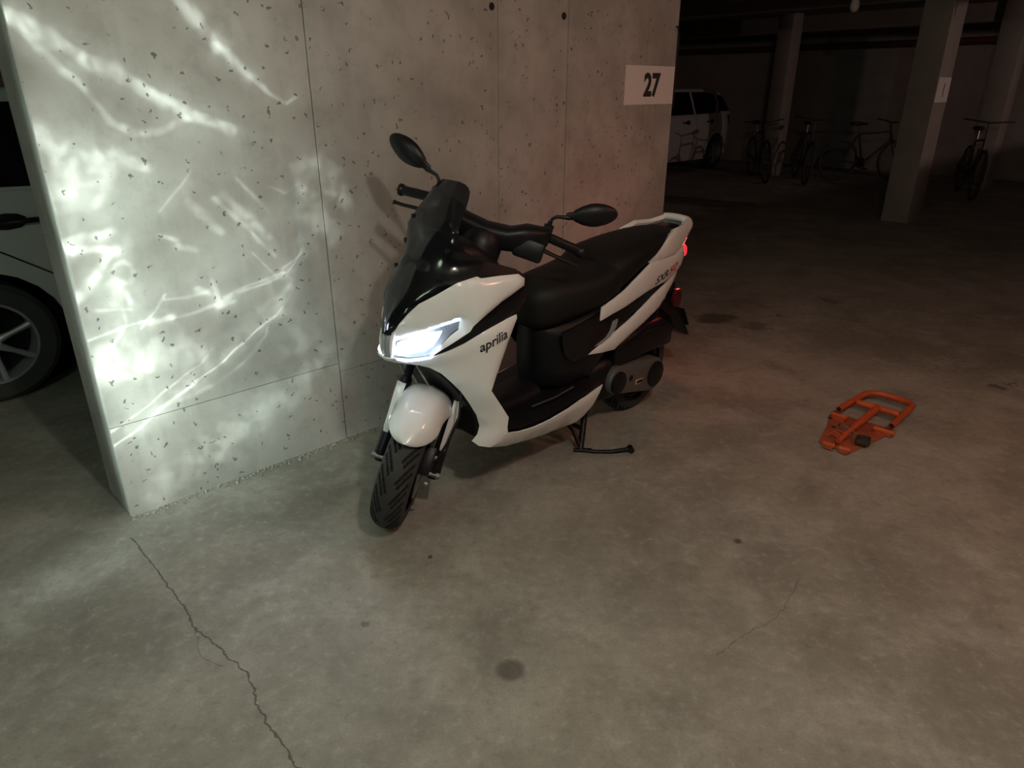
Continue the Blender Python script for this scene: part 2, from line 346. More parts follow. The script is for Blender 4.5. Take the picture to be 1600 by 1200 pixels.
def concrete_wall():
    m = bpy.data.materials.new('cast_concrete'); m.use_nodes = True
    nt = NT(m.node_tree); b = nt.n['Principled BSDF']
    co = nt.node('ShaderNodeTexCoord').outputs['Object']
    big = nt.noise(co, 1.7, 3, 0.62, 0.5)
    mid = nt.noise(co, 9.0, 4, 0.68)
    streak = nt.noise(nt.v('MULTIPLY', co, (7.0, 7.0, 0.7)), 1.6, 4, 0.6)
    c = nt.mix(nt.smooth(big, 0.3, 0.72), (0.325, 0.305, 0.275, 1), (0.47, 0.45, 0.415, 1))
    c = nt.mix(nt.m('MULTIPLY', nt.smooth(mid, 0.42, 0.75), 0.5), c, (0.27, 0.25, 0.225, 1))
    c = nt.mix(nt.m('MULTIPLY', nt.smooth(streak, 0.5, 0.8), 0.35), c, (0.54, 0.52, 0.48, 1))
    # air holes left by the formwork: many pinholes, fewer large ragged ones
    warp = nt.v('ADD', co, nt.v('SCALE', nt.comb(nt.noise(co, 45, 2), 0.5, nt.noise(co, 52, 2)), scale=0.045))
    st = nt.v('MULTIPLY', warp, (1.0, 1.0, 0.55))
    v1 = nt.voro(st, 13.0); r1 = nt.xyz(v1['Color'])
    h1 = nt.smooth(v1['Distance'], nt.m('MULTIPLY', r1[1], 0.12), nt.m('MULTIPLY', r1[1], 0.27), 1.0, 0.0)
    h1 = nt.m('MULTIPLY', h1, nt.smooth(r1[0], 0.60, 0.64))
    v2 = nt.voro(warp, 42.0); r2 = nt.xyz(v2['Color'])
    h2 = nt.smooth(v2['Distance'], nt.m('MULTIPLY', r2[1], 0.17), nt.m('MULTIPLY', r2[1], 0.30), 1.0, 0.0)
    h2 = nt.m('MULTIPLY', h2, nt.smooth(r2[0], 0.66, 0.70))
    hol = nt.m('MAXIMUM', h1, h2)
    c = nt.mix(nt.m('MULTIPLY', hol, 0.74), c, (0.05, 0.045, 0.04, 1))
    nt.put(b.inputs['Base Color'], c)
    b.inputs['Roughness'].default_value = 0.85
    b.inputs['Specular IOR Level'].default_value = 0.25
    bp = nt.node('ShaderNodeBump'); bp.inputs['Strength'].default_value = 0.35; bp.inputs['Distance'].default_value = 0.003
    nt.put(bp.inputs['Height'], nt.noise(co, 22.0, 3, 0.7))
    nt.l.new(bp.outputs[0], b.inputs['Normal'])
    return m
WALLM = concrete_wall()

CRACK = [(-1.337,2.036),(-1.171,1.866),(-1.092,1.779),(-0.991,1.676),(-0.92,1.581),(-0.846,1.531),(-0.778,1.47),(-0.718,1.425),(-0.666,1.349),(-0.644,1.298),(-0.59,1.241),(-0.542,1.187),(-0.493,1.136),(-0.38,1.0)]
CRACKB = [(-0.92,1.581),(-0.876,1.494),(-0.835,1.459),(-0.794,1.443)]
CRACKC = [(0.569,1.482),(0.676,1.568),(0.791,1.634),(0.925,1.811)]
SPOTS = [(-0.003,1.431,.040,.7),(0.787,2.013,.018,.85),(-0.433,1.608,.014,.5),(-0.276,1.927,.009,1.0),(1.40,4.56,.13,.75),(1.62,4.40,.10,.6),(2.57,3.37,.05,.7),(2.68,3.42,.022,.7),(1.85,4.62,.04,.6),(2.35,5.0,.07,.5),(0.25,1.95,.12,.12),(0.55,1.85,.06,.25)]
def concrete_floor(cracks, spots, wf=26.0, wa=0.030):
    m = bpy.data.materials.new('floor_concrete'); m.use_nodes = True
    nt = NT(m.node_tree); b = nt.n['Principled BSDF']
    co = nt.node('ShaderNodeTexCoord').outputs['Object']
    big = nt.noise(co, 0.9, 4, 0.62, 0.7)
    mid = nt.noise(co, 3.6, 5, 0.66, 0.4)
    fine = nt.noise(co, 26.0, 4, 0.7)
    grain = nt.noise(co, 160.0, 2, 0.7)
    c = nt.mix(nt.smooth(big, 0.32, 0.68), (0.25, 0.24, 0.205, 1), (0.38, 0.368, 0.318, 1))
    c = nt.mix(nt.m('MULTIPLY', nt.smooth(mid, 0.46, 0.72), 0.55), c, (0.50, 0.49, 0.445, 1))
    c = nt.mix(nt.m('MULTIPLY', nt.smooth(mid, 0.50, 0.30), 0.6), c, (0.20, 0.19, 0.165, 1))
    c = nt.mix(nt.m('MULTIPLY', nt.smooth(fine, 0.5, 0.74), 0.45), c, (0.52, 0.51, 0.47, 1))
    c = nt.mix(nt.m('MULTIPLY', nt.smooth(fine, 0.48, 0.28), 0.42), c, (0.17, 0.16, 0.14, 1))
    c = nt.mix(nt.m('MULTIPLY', nt.smooth(grain, 0.35, 0.7), 0.22), c, (0.15, 0.145, 0.13, 1))
    x = nt.xyz(co)
    nA = nt.noise(co, wf, 3, 0.65); nB = nt.noise(nt.v('ADD', co, (7.3, 2.1, 0)), wf, 3, 0.65)
    wx = nt.m('MULTIPLY', nt.m('SUBTRACT', nA, 0.5), wa); wy = nt.m('MULTIPLY', nt.m('SUBTRACT', nB, 0.5), wa)
    P = nt.comb(nt.m('ADD', x[0], wx), nt.m('ADD', x[1], wy), 0.0)
    stain = None
    for sx, sy, r, k in spots:
        d = nt.v('DISTANCE', P, (sx, sy, 0))
        e = nt.smooth(d, r * 0.6, r * 1.25, k, 0.0)
        stain = e if stain is None else nt.m('MAXIMUM', stain, e)
    if stain: c = nt.mix(nt.m('MULTIPLY', stain, nt.smooth(fine, 0.15, 0.6, 0.5, 1.0)), c, (0.055, 0.05, 0.045, 1))
    cr = None
    for pts, w, k in cracks:
        e = nt.smooth(nt.poly(P, pts), w * 0.25, w, k, 0.0)
        cr = e if cr is None else nt.m('MAXIMUM', cr, e)
    if cr: c = nt.mix(cr, c, (0.05, 0.047, 0.04, 1))
    nt.put(b.inputs['Base Color'], c)
    nt.put(b.inputs['Roughness'], nt.smooth(mid, 0.3, 0.7, 0.62, 0.85))
    b.inputs['Specular IOR Level'].default_value = 0.3
    bp = nt.node('ShaderNodeBump'); bp.inputs['Strength'].default_value = 0.3; bp.inputs['Distance'].default_value = 0.004
    nt.put(bp.inputs['Height'], nt.noise(co, 55.0, 2, 0.7))
    nt.l.new(bp.outputs[0], b.inputs['Normal'])
    return m
FLOORM = [concrete_floor([(CRACK, .0040, .75), (CRACKB, .0028, .4)], SPOTS[2:4]), concrete_floor([(CRACKC, .003, .4)], SPOTS[:4] + SPOTS[10:]), concrete_floor([], SPOTS[4:10], 9.0, 0.26)]
DIMC = mat('grey_concrete', (0.30, 0.28, 0.26), 0.85, vary=0.3, vscale=3, bump=0.2)

# ------------------------------------------------------------------ mesh helpers
def tag(o, label=None, cat=None, group=None, kind=None):
    for k, v in (('label', label), ('category', cat), ('group', group), ('kind', kind)):
        if v: o[k] = v
    return o
def empty(name, loc=(0, 0, 0), rot=(0, 0, 0)):
    o = bpy.data.objects.new(name, None)
    COL.objects.link(o); o.location = loc; o.rotation_euler = rot
    o.empty_display_size = 0.1
    return o
class M:
    """collects shapes, then links them as one mesh object"""
    def __init__(s): s.V = []; s.F = []; s.I = []
    def add(s, V, F, mi=0):
        k = len(s.V); s.V += [Vector(v) for v in V]; s.F += [tuple(i + k for i in f) for f in F]; s.I += [mi] * len(F); return s
    def xf(s, fn): s.V = [Vector(fn(v)) for v in s.V]; return s
    def box(s, c, d, rot=None):
        c = Vector(c); x, y, z = (a / 2 for a in d)
        V = [Vector((i * x, j * y, k * z)) for i in (-1, 1) for j in (-1, 1) for k in (-1, 1)]
        if rot is not None: V = [rot @ v for v in V]
        return s.add([c + v for v in V], [(0, 1, 3, 2), (4, 6, 7, 5), (0, 4, 5, 1), (2, 3, 7, 6), (0, 2, 6, 4), (1, 5, 7, 3)])
    def tube(s, pts, rad, n=10, caps=True, flat=1.0, up=None):
        pts = [Vector(p) for p in pts]
        if not hasattr(rad, '__len__'): rad = [rad] * len(pts)
        V = []; prev = None
        for i, p in enumerate(pts):
            t = (pts[min(i + 1, len(pts) - 1)] - pts[max(i - 1, 0)]).normalized()
            if prev is None:
                a = Vector(up) if up else (Vector((0, 0, 1)) if abs(t.z) < 0.9 else Vector((1, 0, 0)))
                u = (a - t * a.dot(t)).normalized()
            else: u = (prev - t * prev.dot(t)).normalized()
            prev = u; w = t.cross(u)
            for k in range(n):
                A = 2 * math.pi * k / n
                V.append(p + (u * math.cos(A) + w * math.sin(A) * flat) * rad[i])
        F = [(i * n + k, i * n + (k + 1) % n, (i + 1) * n + (k + 1) % n, (i + 1) * n + k) for i in range(len(pts) - 1) for k in range(n)]
        if caps: F += [tuple(reversed(range(n))), tuple(range((len(pts) - 1) * n, len(pts) * n))]
        return s.add(V, F)
    def rings(s, rings, closed=True, caps=True, mi=0):
        n = len(rings[0]); V = [v for r in rings for v in r]; F = []
        for i in range(len(rings) - 1):
            for k in range(n if closed else n - 1):
                F.append((i * n + k, i * n + (k + 1) % n, (i + 1) * n + (k + 1) % n, (i + 1) * n + k))
        if caps and closed: F += [tuple(reversed(range(n))), tuple(range((len(rings) - 1) * n, len(rings) * n))]
        return s.add(V, F, mi)
    def lathe(s, prof, c=(0, 0, 0), n=40, axis='y', mi=0, caps=True):       # prof: (radius, along axis)
        c = Vector(c); rs = []
        for r, h in prof:
            ring = []
            for k in range(n):
                A = 2 * math.pi * k / n
                a, b_ = r * math.cos(A), r * math.sin(A)
                ring.append(c + Vector({'y': (a, h, b_), 'z': (a, b_, h), 'x': (h, a, b_)}[axis]))
            rs.append(ring)
        return s.rings(rs, mi=mi, caps=caps)
    def prism(s, prof, y0, y1):                                    # (x, z) outline between two y
        n = len(prof)
        V = [(x, y0, z) for x, z in prof] + [(x, y1, z) for x, z in prof]
        return s.add(V, [tuple(range(n)), tuple(reversed(range(n, 2 * n)))] + [(i, i + n, (i + 1) % n + n, (i + 1) % n) for i in range(n)])
    def slab(s, prof, wf, c=0.0):                                  # (x, z) outline with half width wf(x, z)
        n = len(prof)
        V = [(x, c - wf(x, z), z) for x, z in prof] + [(x, c + wf(x, z), z) for x, z in prof]
        return s.add(V, [tuple(range(n)), tuple(reversed(range(n, 2 * n)))] + [(i, i + n, (i + 1) % n + n, (i + 1) % n) for i in range(n)])
    def sect(s, secs, n=24, e=2.6):                                # lofted along x: (x, z bottom, z top, half width)
        rs = []
        for x, z0, z1, w in secs:
            ring = []
            for k in range(n):
                A = 2 * math.pi * k / n; c_, s_ = math.cos(A), math.sin(A)
                ring.append((x, w * math.copysign(abs(c_) ** (2 / e), c_), (z0 + z1) / 2 + (z1 - z0) / 2 * math.copysign(abs(s_) ** (2 / e), s_)))
            rs.append(ring)
        return s.rings(rs)
    def build(s, name, material, parent=None, smooth=True, bevel=0.0, sub=0, loc=None, rot=None, angle=38, seg=2):
        me = bpy.data.meshes.new(name)
        me.from_pydata([tuple(v) for v in s.V], [], s.F)
        mats = material if isinstance(material, (list, tuple)) else [material]
        for m_ in mats: me.materials.append(m_)
        for p, i in zip(me.polygons, s.I): p.material_index = i
        bm = bmesh.new(); bm.from_mesh(me)
        bmesh.ops.recalc_face_normals(bm, faces=bm.faces)
        if bevel:
            es = [e for e in bm.edges if len(e.link_faces) == 2 and e.calc_face_angle(0) > R(30)]
            bmesh.ops.bevel(bm, geom=es, offset=bevel, segments=seg, affect='EDGES', profile=0.5, clamp_overlap=True)
        if sub:
            bmesh.ops.subdivide_edges(bm, edges=bm.edges, cuts=sub, use_grid_fill=True, smooth=0.6)
        if smooth:
            for f in bm.faces: f.smooth = True
            for e in bm.edges:
                e.smooth = not (len(e.link_faces) == 2 and e.calc_face_angle(0) > R(angle))
        bm.to_mesh(me); bm.free()
        o = bpy.data.objects.new(name, me)
        COL.objects.link(o); o.parent = parent
        if loc is not None: o.location = loc
        if rot is not None: o.rotation_euler = rot
        return o

def shell(pts, axis=1, bulge=0.0, thick=0.006, step=0.018, both=False):
    """thin moulded panel: closed outline of 3-D points, seen along one axis, gently domed, with thickness"""
    ia, ib = [i for i in range(3) if i != axis]
    # resample the outline
    out = []
    n = len(pts)
    for i in range(n):
        a = Vector(pts[i]); b = Vector(pts[(i + 1) % n]); k = max(1, int(round((b - a).length / step)))
        out += [a.lerp(b, j / k) for j in range(k)]
    p2 = [Vector((p[ia], p[ib])) for p in out]; nb = len(out)
    def inside(q):
        c = False; j = nb - 1
        for i in range(nb):
            if (p2[i].y > q.y) != (p2[j].y > q.y) and q.x < (p2[j].x - p2[i].x) * (q.y - p2[i].y) / (p2[j].y - p2[i].y) + p2[i].x: c = not c
            j = i
        return c
    x0, x1 = min(p.x for p in p2), max(p.x for p in p2); y0, y1 = min(p.y for p in p2), max(p.y for p in p2)
    ins = []; row = 0; y = y0 + step * 0.5
    while y < y1:
        x = x0 + (step * 0.5 if row % 2 else step)
        while x < x1:
            q = Vector((x, y))
            if inside(q) and min((q - p).length for p in p2) > step * 0.55: ins.append(q)
            x += step
        y += step * 0.87; row += 1
    V, E, F, ov, oe, of = delaunay_2d_cdt(p2 + ins, [], [list(range(nb))], 1, 1e-6)
    h = [None] * len(V); fixed = [False] * len(V)
    for i, src in enumerate(ov):
        s0 = [k for k in src if k < nb]
        if s0: h[i] = out[s0[0]][axis]; fixed[i] = True
    nbr = [set() for _ in V]
    for f in F:
        for a in range(len(f)):
            nbr[f[a]].add(f[a - 1]); nbr[f[a - 1]].add(f[a])
    mean = sum(p[axis] for p in out) / nb
    h = [mean if v is None else v for v in h]; d = [0.0] * len(V)
    for it in range(220):
        for i in range(len(V)):
            if not fixed[i] and nbr[i]:
                k = 1.0 / len(nbr[i])
                h[i] = sum(h[j] for j in nbr[i]) * k
                d[i] = sum(d[j] for j in nbr[i]) * k + step * step
    mx = max(d) or 1.0
    res = []
    for i in range(len(V)):
        v = [0, 0, 0]; v[ia] = V[i].x; v[ib] = V[i].y; v[axis] = h[i] + bulge * math.sqrt(max(0, d[i] / mx)); res.append(Vector(v))
    # thickness inwards
    bm = bmesh.new(); bv = [bm.verts.new(v) for v in res]
    for f in F:
        try: bm.faces.new([bv[i] for i in f])
        except ValueError: pass
    bmesh.ops.recalc_face_normals(bm, faces=bm.faces)
    if sum(f.normal[axis] for f in bm.faces) < 0: bmesh.ops.reverse_faces(bm, faces=bm.faces)
    bm.normal_update()
    N = [v.normal.copy() for v in bv]
    bm.free()
    k = len(res); edges = {}
    for f in F:
        for a in range(len(f)): edges[(f[a - 1], f[a])] = edges.get((f[a - 1], f[a]), 0) + 1
    FF = [tuple(f) for f in F] + [tuple(i + k for i in reversed(f)) for f in F]
    for (a, b) in edges:
        if (b, a) not in edges: FF.append((a, a + k, b + k, b))
    m = M(); m.add(res + [res[i] - N[i] * thick for i in range(k)], FF)
    m.top = (res, [tuple(f) for f in F])
    return m
def flip(m):
    o = M(); o.V = [Vector((v.x, -v.y, v.z)) for v in m.V]; o.F = [tuple(reversed(f)) for f in m.F]; o.I = list(m.I); return o

def text_mesh(s, size=1.0, bold=0.0):
    c = bpy.data.curves.new('lettering', 'FONT'); c.body = s; c.size = size; c.offset = bold
    c.resolution_u = 3
    o = bpy.data.objects.new('lettering', c); COL.objects.link(o)
    dg = bpy.context.evaluated_depsgraph_get()
    me = bpy.data.meshes.new_from_object(o.evaluated_get(dg))
    bpy.data.objects.remove(o, do_unlink=True)
    V = [v.co.copy() for v in me.vertices]; F = [tuple(p.vertices) for p in me.polygons]
    bpy.data.meshes.remove(me)
    return V, F

caustic_nodes()
# ------------------------------------------------------------------ the setting
fl = M()
xs = (-14, -1.45, -0.25, 1.1, 24); ys = (-6, 0.9, 2.15, 2.9, 30)
V = [(x, y, 0) for y in ys for x in xs]; F = []; I = []
for j in range(4):
    for i in range(4):
        F.append((j * 5 + i, j * 5 + i + 1, j * 5 + i + 6, j * 5 + i + 5))
        I.append(0 if (i == 1 and j == 1) else (1 if j <= 1 and i in (1, 2) else 2))
fl.add(V, F); fl.I = I
fl.add([(-14, -6, -0.2), (24, -6, -0.2), (24, 30, -0.2), (-14, 30, -0.2)], [(3, 2, 1, 0)])
tag(fl.build('floor', FLOORM, smooth=False), 'worn grey concrete garage floor with a crack and stains', kind='structure')

ce = M(); ce.box((5, 12, CEIL + 0.1), (38, 36, 0.2))
ceil = tag(ce.build('ceiling', DIMC, smooth=False), 'dark concrete garage ceiling', kind='structure')
for a in (6.0, 9.6, 13.2):
    bm_ = M(); p = grid(a, -2.0, CEIL - 0.13)
    bm_.box((0, 0, 0), (0.35, 22, 0.26)); o = bm_.build('beam', DIMC, ceil, smooth=False, bevel=0.01); o.location = p; o.rotation_euler = (0, 0, WA)

# concrete wall beside the scooter: core plus the cast faces of its formwork boards
WL = 3.265; WT = 0.255
core = M(); core.box((WL / 2, 0.008 + (WT - 0.008) / 2, CEIL / 2), (WL - 0.006, WT - 0.008, CEIL))
wall = core.build('wall_center', WALLM, smooth=False, loc=W0, rot=(0, 0, WA))
tag(wall, 'freestanding concrete wall end behind the scooter, lit by its headlamp', kind='structure')
def cast_panel(x0, x1, z0, z1, out, gap=0.0022):
    m = M(); g0 = 0 if x0 == 0 else gap; g1 = 0 if x1 == WL else gap
    a0, a1, b0, b1 = x0 + g0, x1 - g1, z0 + (0 if z0 == 0 else gap), z1
    nx = max(2, int((a1 - a0) / 0.05)); nz = max(2, int((b1 - b0) / 0.05))
    V = []; F = []
    for j in range(nz + 1):
        for i in range(nx + 1):
            x = a0 + (a1 - a0) * i / nx; z = b0 + (b1 - b0) * j / nz; y = -out
            if x0 == 0 and i == 0:                       # chipped free corner
                n_ = noise.noise((z * 9, 3.1, 0)); x += 0.004 + 0.010 * max(0, n_) + 0.006 * noise.noise((z * 31, 1, 5)); y += 0.0
            if z0 == 0 and j == 0: y += 0.0
            V.append((x, y, z))
    for j in range(nz):
        for i in range(nx):
            a = j * (nx + 1) + i; F.append((a, a + 1, a + nx + 2, a + nx + 1))
    k = len(V); V2 = [(x if not (x0 == 0 and abs(x - a0) < 0.03 and i_ % (nx + 1) == 0) else a0, 0.012, z) for i_, (x, y, z) in enumerate(V)]
    F += [tuple(i + k for i in reversed(f)) for f in F[:]]
    rim = [i for i in range(nx + 1)] + [(j + 1) * (nx + 1) - 1 for j in range(1, nz + 1)] + [nz * (nx + 1) + i for i in range(nx - 1, -1, -1)] + [j * (nx + 1) for j in range(nz - 1, 0, -1)]
    for a, b in zip(rim, rim[1:] + rim[:1]): F.append((a, a + k, b + k, b))
    m.add(V + V2, F)
    return m.build('concrete_panel', WALLM, wall, angle=25)
cast_panel(0, 0.91, 0.36, CEIL, 0.0005)
cast_panel(0, 0.91, 0, 0.36, 0.0020)
cast_panel(0.91, 1.86, 0.32, CEIL, 0.0015)
cast_panel(0.91, 1.86, 0, 0.32, 0.0006)
cast_panel(1.86, 2.33, 0, CEIL, 0.0)
cast_panel(2.33, 2.98, 0, CEIL, 0.0016)
cast_panel(2.98, WL, 0, CEIL, 0.0003)
for s_, z_ in ((1.824, 1.781), (2.294, 1.772)):
    m = M(); m.lathe([(0.016, -0.0008), (0.016, -0.0022), (0.010, -0.0022), (0.010, -0.0008)], n=18); m.V = [v + Vector((s_, 0, z_)) for v in m.V]
    m.lathe([(0.0105, -0.0019), (0.0105, -0.0005)], (s_, 0, z_), n=18)
    o = m.build('tie_hole', HOLE, wall)
# cable stub at the far end of the wall
m = M(); m.tube([(3.225, -0.012, 1.775), (3.236, -0.02, 1.77), (3.252, -0.018, 1.74), (3.262, -0.012, 1.69), (3.268, -0.006, 1.62), (3.269, -0.004, 1.35)], 0.005, 8)
tag(m.build('cable', BLACK, None, loc=W0, rot=(0, 0, WA)), 'thin black cable hooked over the end of the wall above the 27 sign', 'cable')

# crumbs of cement along the foot of the wall
g = M()
for i in range(520):
    s_ = rnd.uniform(-0.02, 2.2); d_ = abs(rnd.gauss(0, 0.018)); r = rnd.uniform(0.002, 0.0065)
    p = Vector((s_, -d_ - 0.011, r * 0.4))
    V = [p + Vector((rnd.uniform(-1, 1), rnd.uniform(-1, 1), rnd.uniform(-0.5, 0.9))).normalized() * r * rnd.uniform(0.7, 1.2) for _ in range(6)]
    g.add(V, [(0, 1, 2), (0, 2, 3), (0, 3, 4), (1, 2, 5), (2, 3, 5), (0, 4, 1), (4, 1, 5), (3, 4, 5)])
tag(g.build('cement_crumbs', GRIT, None, loc=W0, rot=(0, 0, WA)), 'pale cement crumbs along the foot of the concrete wall', 'rubble', kind='stuff')

# back wall, with the fire pipe in front of it
def grid_box(name, a0, a1, b0, b1, z0, z1, material, parent=None, bevel=0.0):
    m = M(); m.box((0, 0, 0), (a1 - a0, b1 - b0, z1 - z0))
    o = m.build(name, material, parent, smooth=bool(bevel), bevel=bevel)
    o.location = grid((a0 + a1) / 2, (b0 + b1) / 2, (z0 + z1) / 2); o.rotation_euler = (0, 0, WA - 0.0)
    return o
# local y of a grid box points along -NW
tag(grid_box('wall_back', BACK, BACK + 0.2, -16, 12, 0, CEIL, DIMC), 'dark concrete wall at the far end of the garage', kind='structure')
tag(grid_box('wall_side', 0.0, BACK, 9.0, 9.2, 0, CEIL, DIMC), 'dark concrete side wall of the garage', kind='structure')
m = M(); m.tube([grid(BACK - 0.16, b, 2.2) for b in (-15, -5, 0, 4, 8)], 0.055, 12)
tag(m.build('fire_pipe', PIPE), 'dark red pipe running along the far garage wall', 'pipe')
m = M(); m.tube([grid(BACK - 1.2, b, 2.42) for b in (-15, -5, 0, 4, 8)], 0.04, 10)
tag(m.build('ceiling_pipe', PIPE), 'thin dark pipe under the ceiling in front of the far wall', 'pipe')

tag(grid_box('shade_wall', 4.0, 12.5, 0.9, 1.1, 0, 1.75, DIMC), 'unseen low wall added to shade the foot of the far pillars', kind='structure')  # added out of view to block the far lamp low on the pillars
# pillars
def pillar(pos, sa, sb, label):
    m = M(); m.box((0, 0, CEIL / 2), (sa, sb, CEIL))
    o = m.build('pillar', DIMC, None, smooth=True, bevel=0.012, loc=pos, rot=(0, 0, WA))
    return tag(o, label, 'pillar', 'garage pillars')
P1 = Vector((4.72, 8.52, 0)); P2 = Vector((4.70, 13.15, 0)); P3 = Vector((7.35, 11.35, 0))
pillar(P1 - EW * 0.07, 0.44, 0.30, 'concrete pillar with the small number 1 sign, nearest of the pillars')
pillar(P2, 0.36, 0.26, 'slim far concrete pillar standing among the parked bicycles')
pillar(P3, 0.40, 0.32, 'concrete pillar at the right edge of the photo, lit above a shadow line')

# paper signs
def sign(name, label, txt, pos, w, h, tx, tz, ts, bold=0.0):
    r = empty(name, pos, (0, 0, WA)); tag(r, label, 'sign')
    m = M(); m.box((0, 0, 0), (w, 0.002, h)); m.build('sheet', PAPER, r, smooth=False)
    V, F = text_mesh(txt, ts, bold)
    m = M(); m.add([(x * 0.92 + tx, -0.0016, y + tz) for x, y, z in V], F)
    m.build('number', INK, r, smooth=False)
    return r
sign('number_sign', 'white paper sign reading 27 at the end of the concrete wall', '27', W0 + EW * 3.028 + NW * 0.0035 + Vector((0, 0, 1.469)), 0.462, 0.200, -0.060, -0.052, 0.160, 0.007)
pc = P1 + NW * 0.152
sign('number_sign', 'small white sign reading 1 on the nearest pillar', '1', pc + EW * (-0.07) + Vector((0, 0, 1.44)), 0.42, 0.255, -0.03, -0.07, 0.20, 0.004)

# bulb under the ceiling far away
r = empty('ceiling_bulb', grid(8.3, -3.43, 2.24)); tag(r, 'small white bulb lamp hanging near the top of the photo', 'lamp')
m = M(); m.lathe([(0.012, 0.10), (0.030, 0.09), (0.045, 0.04), (0.047, 0.0), (0.035, -0.035), (0.012, -0.05)], n=16, axis='z'); m.build('bulb', mat('unlit_bulb', (0.7, 0.7, 0.7), 0.3), r)
m = M(); m.lathe([(0.028, 0.095), (0.028, 0.15), (0.02, 0.16)], n=14, axis='z'); m.tube([(0, 0, 0.15), (0, 0, CEIL - 2.24)], 0.008, 8); m.build('socket', BLACK, r)

m = M(); m.tube([grid(9.3, -1.75, CEIL), grid(9.3, -1.75, 2.36)], 0.005, 6); m.tube([grid(9.3, -1.75, 2.36), grid(9.3, -1.75, 2.20)], 0.012, 8)
tag(m.build('hanging_rod', mat('unlit_bulb', (0.7, 0.7, 0.7), 0.3)), 'short pale rod hanging under the ceiling left of the nearest pillar', 'rod')

# ------------------------------------------------------------------ scooter
LEAN, HEAD, STEER, RAKE = R(1.5), R(-134.6), R(40.0), R(26.0)
SCO = empty('scooter', (0.567, 3.133, 0.0), (-LEAN, 0, HEAD))
tag(SCO, 'white and black motor scooter on its centre stand with the headlamp on', 'scooter')
AXN = Vector((-math.sin(RAKE), 0, math.cos(RAKE))); AXP = Vector((1.455, 0, 0))
SM = Matrix.Rotation(STEER, 3, AXN)
def steer(v): return AXP + SM @ (v - AXP)
def part(m, name, material, parent=None, st=False, label=None, **kw):
    if st: m.xf(steer)
    o = m.build(name, material, parent or SCO, **kw)
    if label: o['label'] = label
    return o
def both(m, name, material, parent=None, **kw):
    f = flip(m)
    return part(m, name, material, parent, **kw), part(f, name, material, parent, **kw)

# wheels -----------------------------------------------------------
FX = 1.365; WR = 0.236
def tyre(cx, st, label):
    n = 600; prof = []
    for i in range(57):
        t = -1 + 2 * i / 56.0; a = t * R(118)
        y = 0.060 * math.sin(a) * (1 if abs(a) < R(90) else 1.0)
        r = 0.178 + 0.058 * math.cos(a) * (1.0 if abs(a) < R(90) else 0.55)
        prof.append((r, y, t))
    V = []; fl_ = []
    pitch = 2 * math.pi / 19
    for k in range(n):
        A = 2 * math.pi * k / n
        for r, y, t in prof:
            dr = 0.0
            ay = abs(y)
            if 0.009 < ay < 0.054 and abs(t) < 0.76:
                for ph, lo, hi in ((0.0, 0.009, 0.050), (0.42, 0.020, 0.050)):
                    if not lo < ay < hi: continue
                    off = (0.0 if y > 0 else 0.5) + ph
                    q = (A - 9.0 * (ay - 0.009) + off * pitch) % pitch
                    if min(q, pitch - q) * WR < 0.0072: dr = 0.0055
            V.append((cx + (r - dr) * math.cos(A), y, WR + (r - dr) * math.sin(A))); fl_.append(dr > 0)
    w = len(prof); F = []; I = []
    for k in range(n):
        for i in range(w - 1):
            f = (k * w + i, k * w + i + 1, ((k + 1) % n) * w + i + 1, ((k + 1) % n) * w + i)
            F.append(f); I.append(1 if sum(fl_[j] for j in f) >= 2 else 0)
    m = M(); m.add(V, F); m.I = I
    return m
def rim(cx):
    m = M()
    m.lathe([(0.150, -0.040), (0.158, -0.042), (0.160, -0.036), (0.146, -0.025), (0.146, 0.025), (0.160, 0.036), (0.158, 0.042), (0.150, 0.040), (0.140, 0.025), (0.140, -0.025), (0.150, -0.040)], (cx, 0, WR), 48, caps=False)
    m.lathe([(0.012, -0.05), (0.034, -0.05), (0.036, 0.05), (0.012, 0.05)], (cx, 0, WR), 24)
    for k in range(5):
        A = 2 * math.pi * k / 5 + 0.3
        for da in (-0.16, 0.16):
            p0 = Vector((cx + 0.03 * math.cos(A), 0, WR + 0.03 * math.sin(A))); p1 = Vector((cx + 0.145 * math.cos(A + da), 0, WR + 0.145 * math.sin(A + da)))
            m.tube([p0, p0.lerp(p1, 0.5), p1], [0.015, 0.011, 0.013], 8, up=(0, 1, 0))
    return m
def disc(cx, y):
    m = M(); m.lathe([(0.055, y - 0.002), (0.110, y - 0.002), (0.110, y + 0.002), (0.055, y + 0.002), (0.055, y - 0.002)], (cx, 0, WR), 48, caps=False)
    for k in range(5):
        A = 2 * math.pi * k / 5
        m.box((cx + 0.045 * math.cos(A), y, WR + 0.045 * math.sin(A)), (0.03, 0.004, 0.012), Matrix.Rotation(-A, 3, 'Y'))
    return m
fw = part(rim(FX), 'front_wheel', GLOSSB, st=True)
part(tyre(FX, 1, ''), 'tyre', [RUB, RUBG], fw, st=True, angle=60)
part(disc(FX, 0.062), 'brake_disc', STEEL, fw, st=True)
rw = part(rim(0.0), 'rear_wheel', GLOSSB)
part(tyre(0.0, 0, ''), 'tyre', [RUB, RUBG], rw, angle=60)

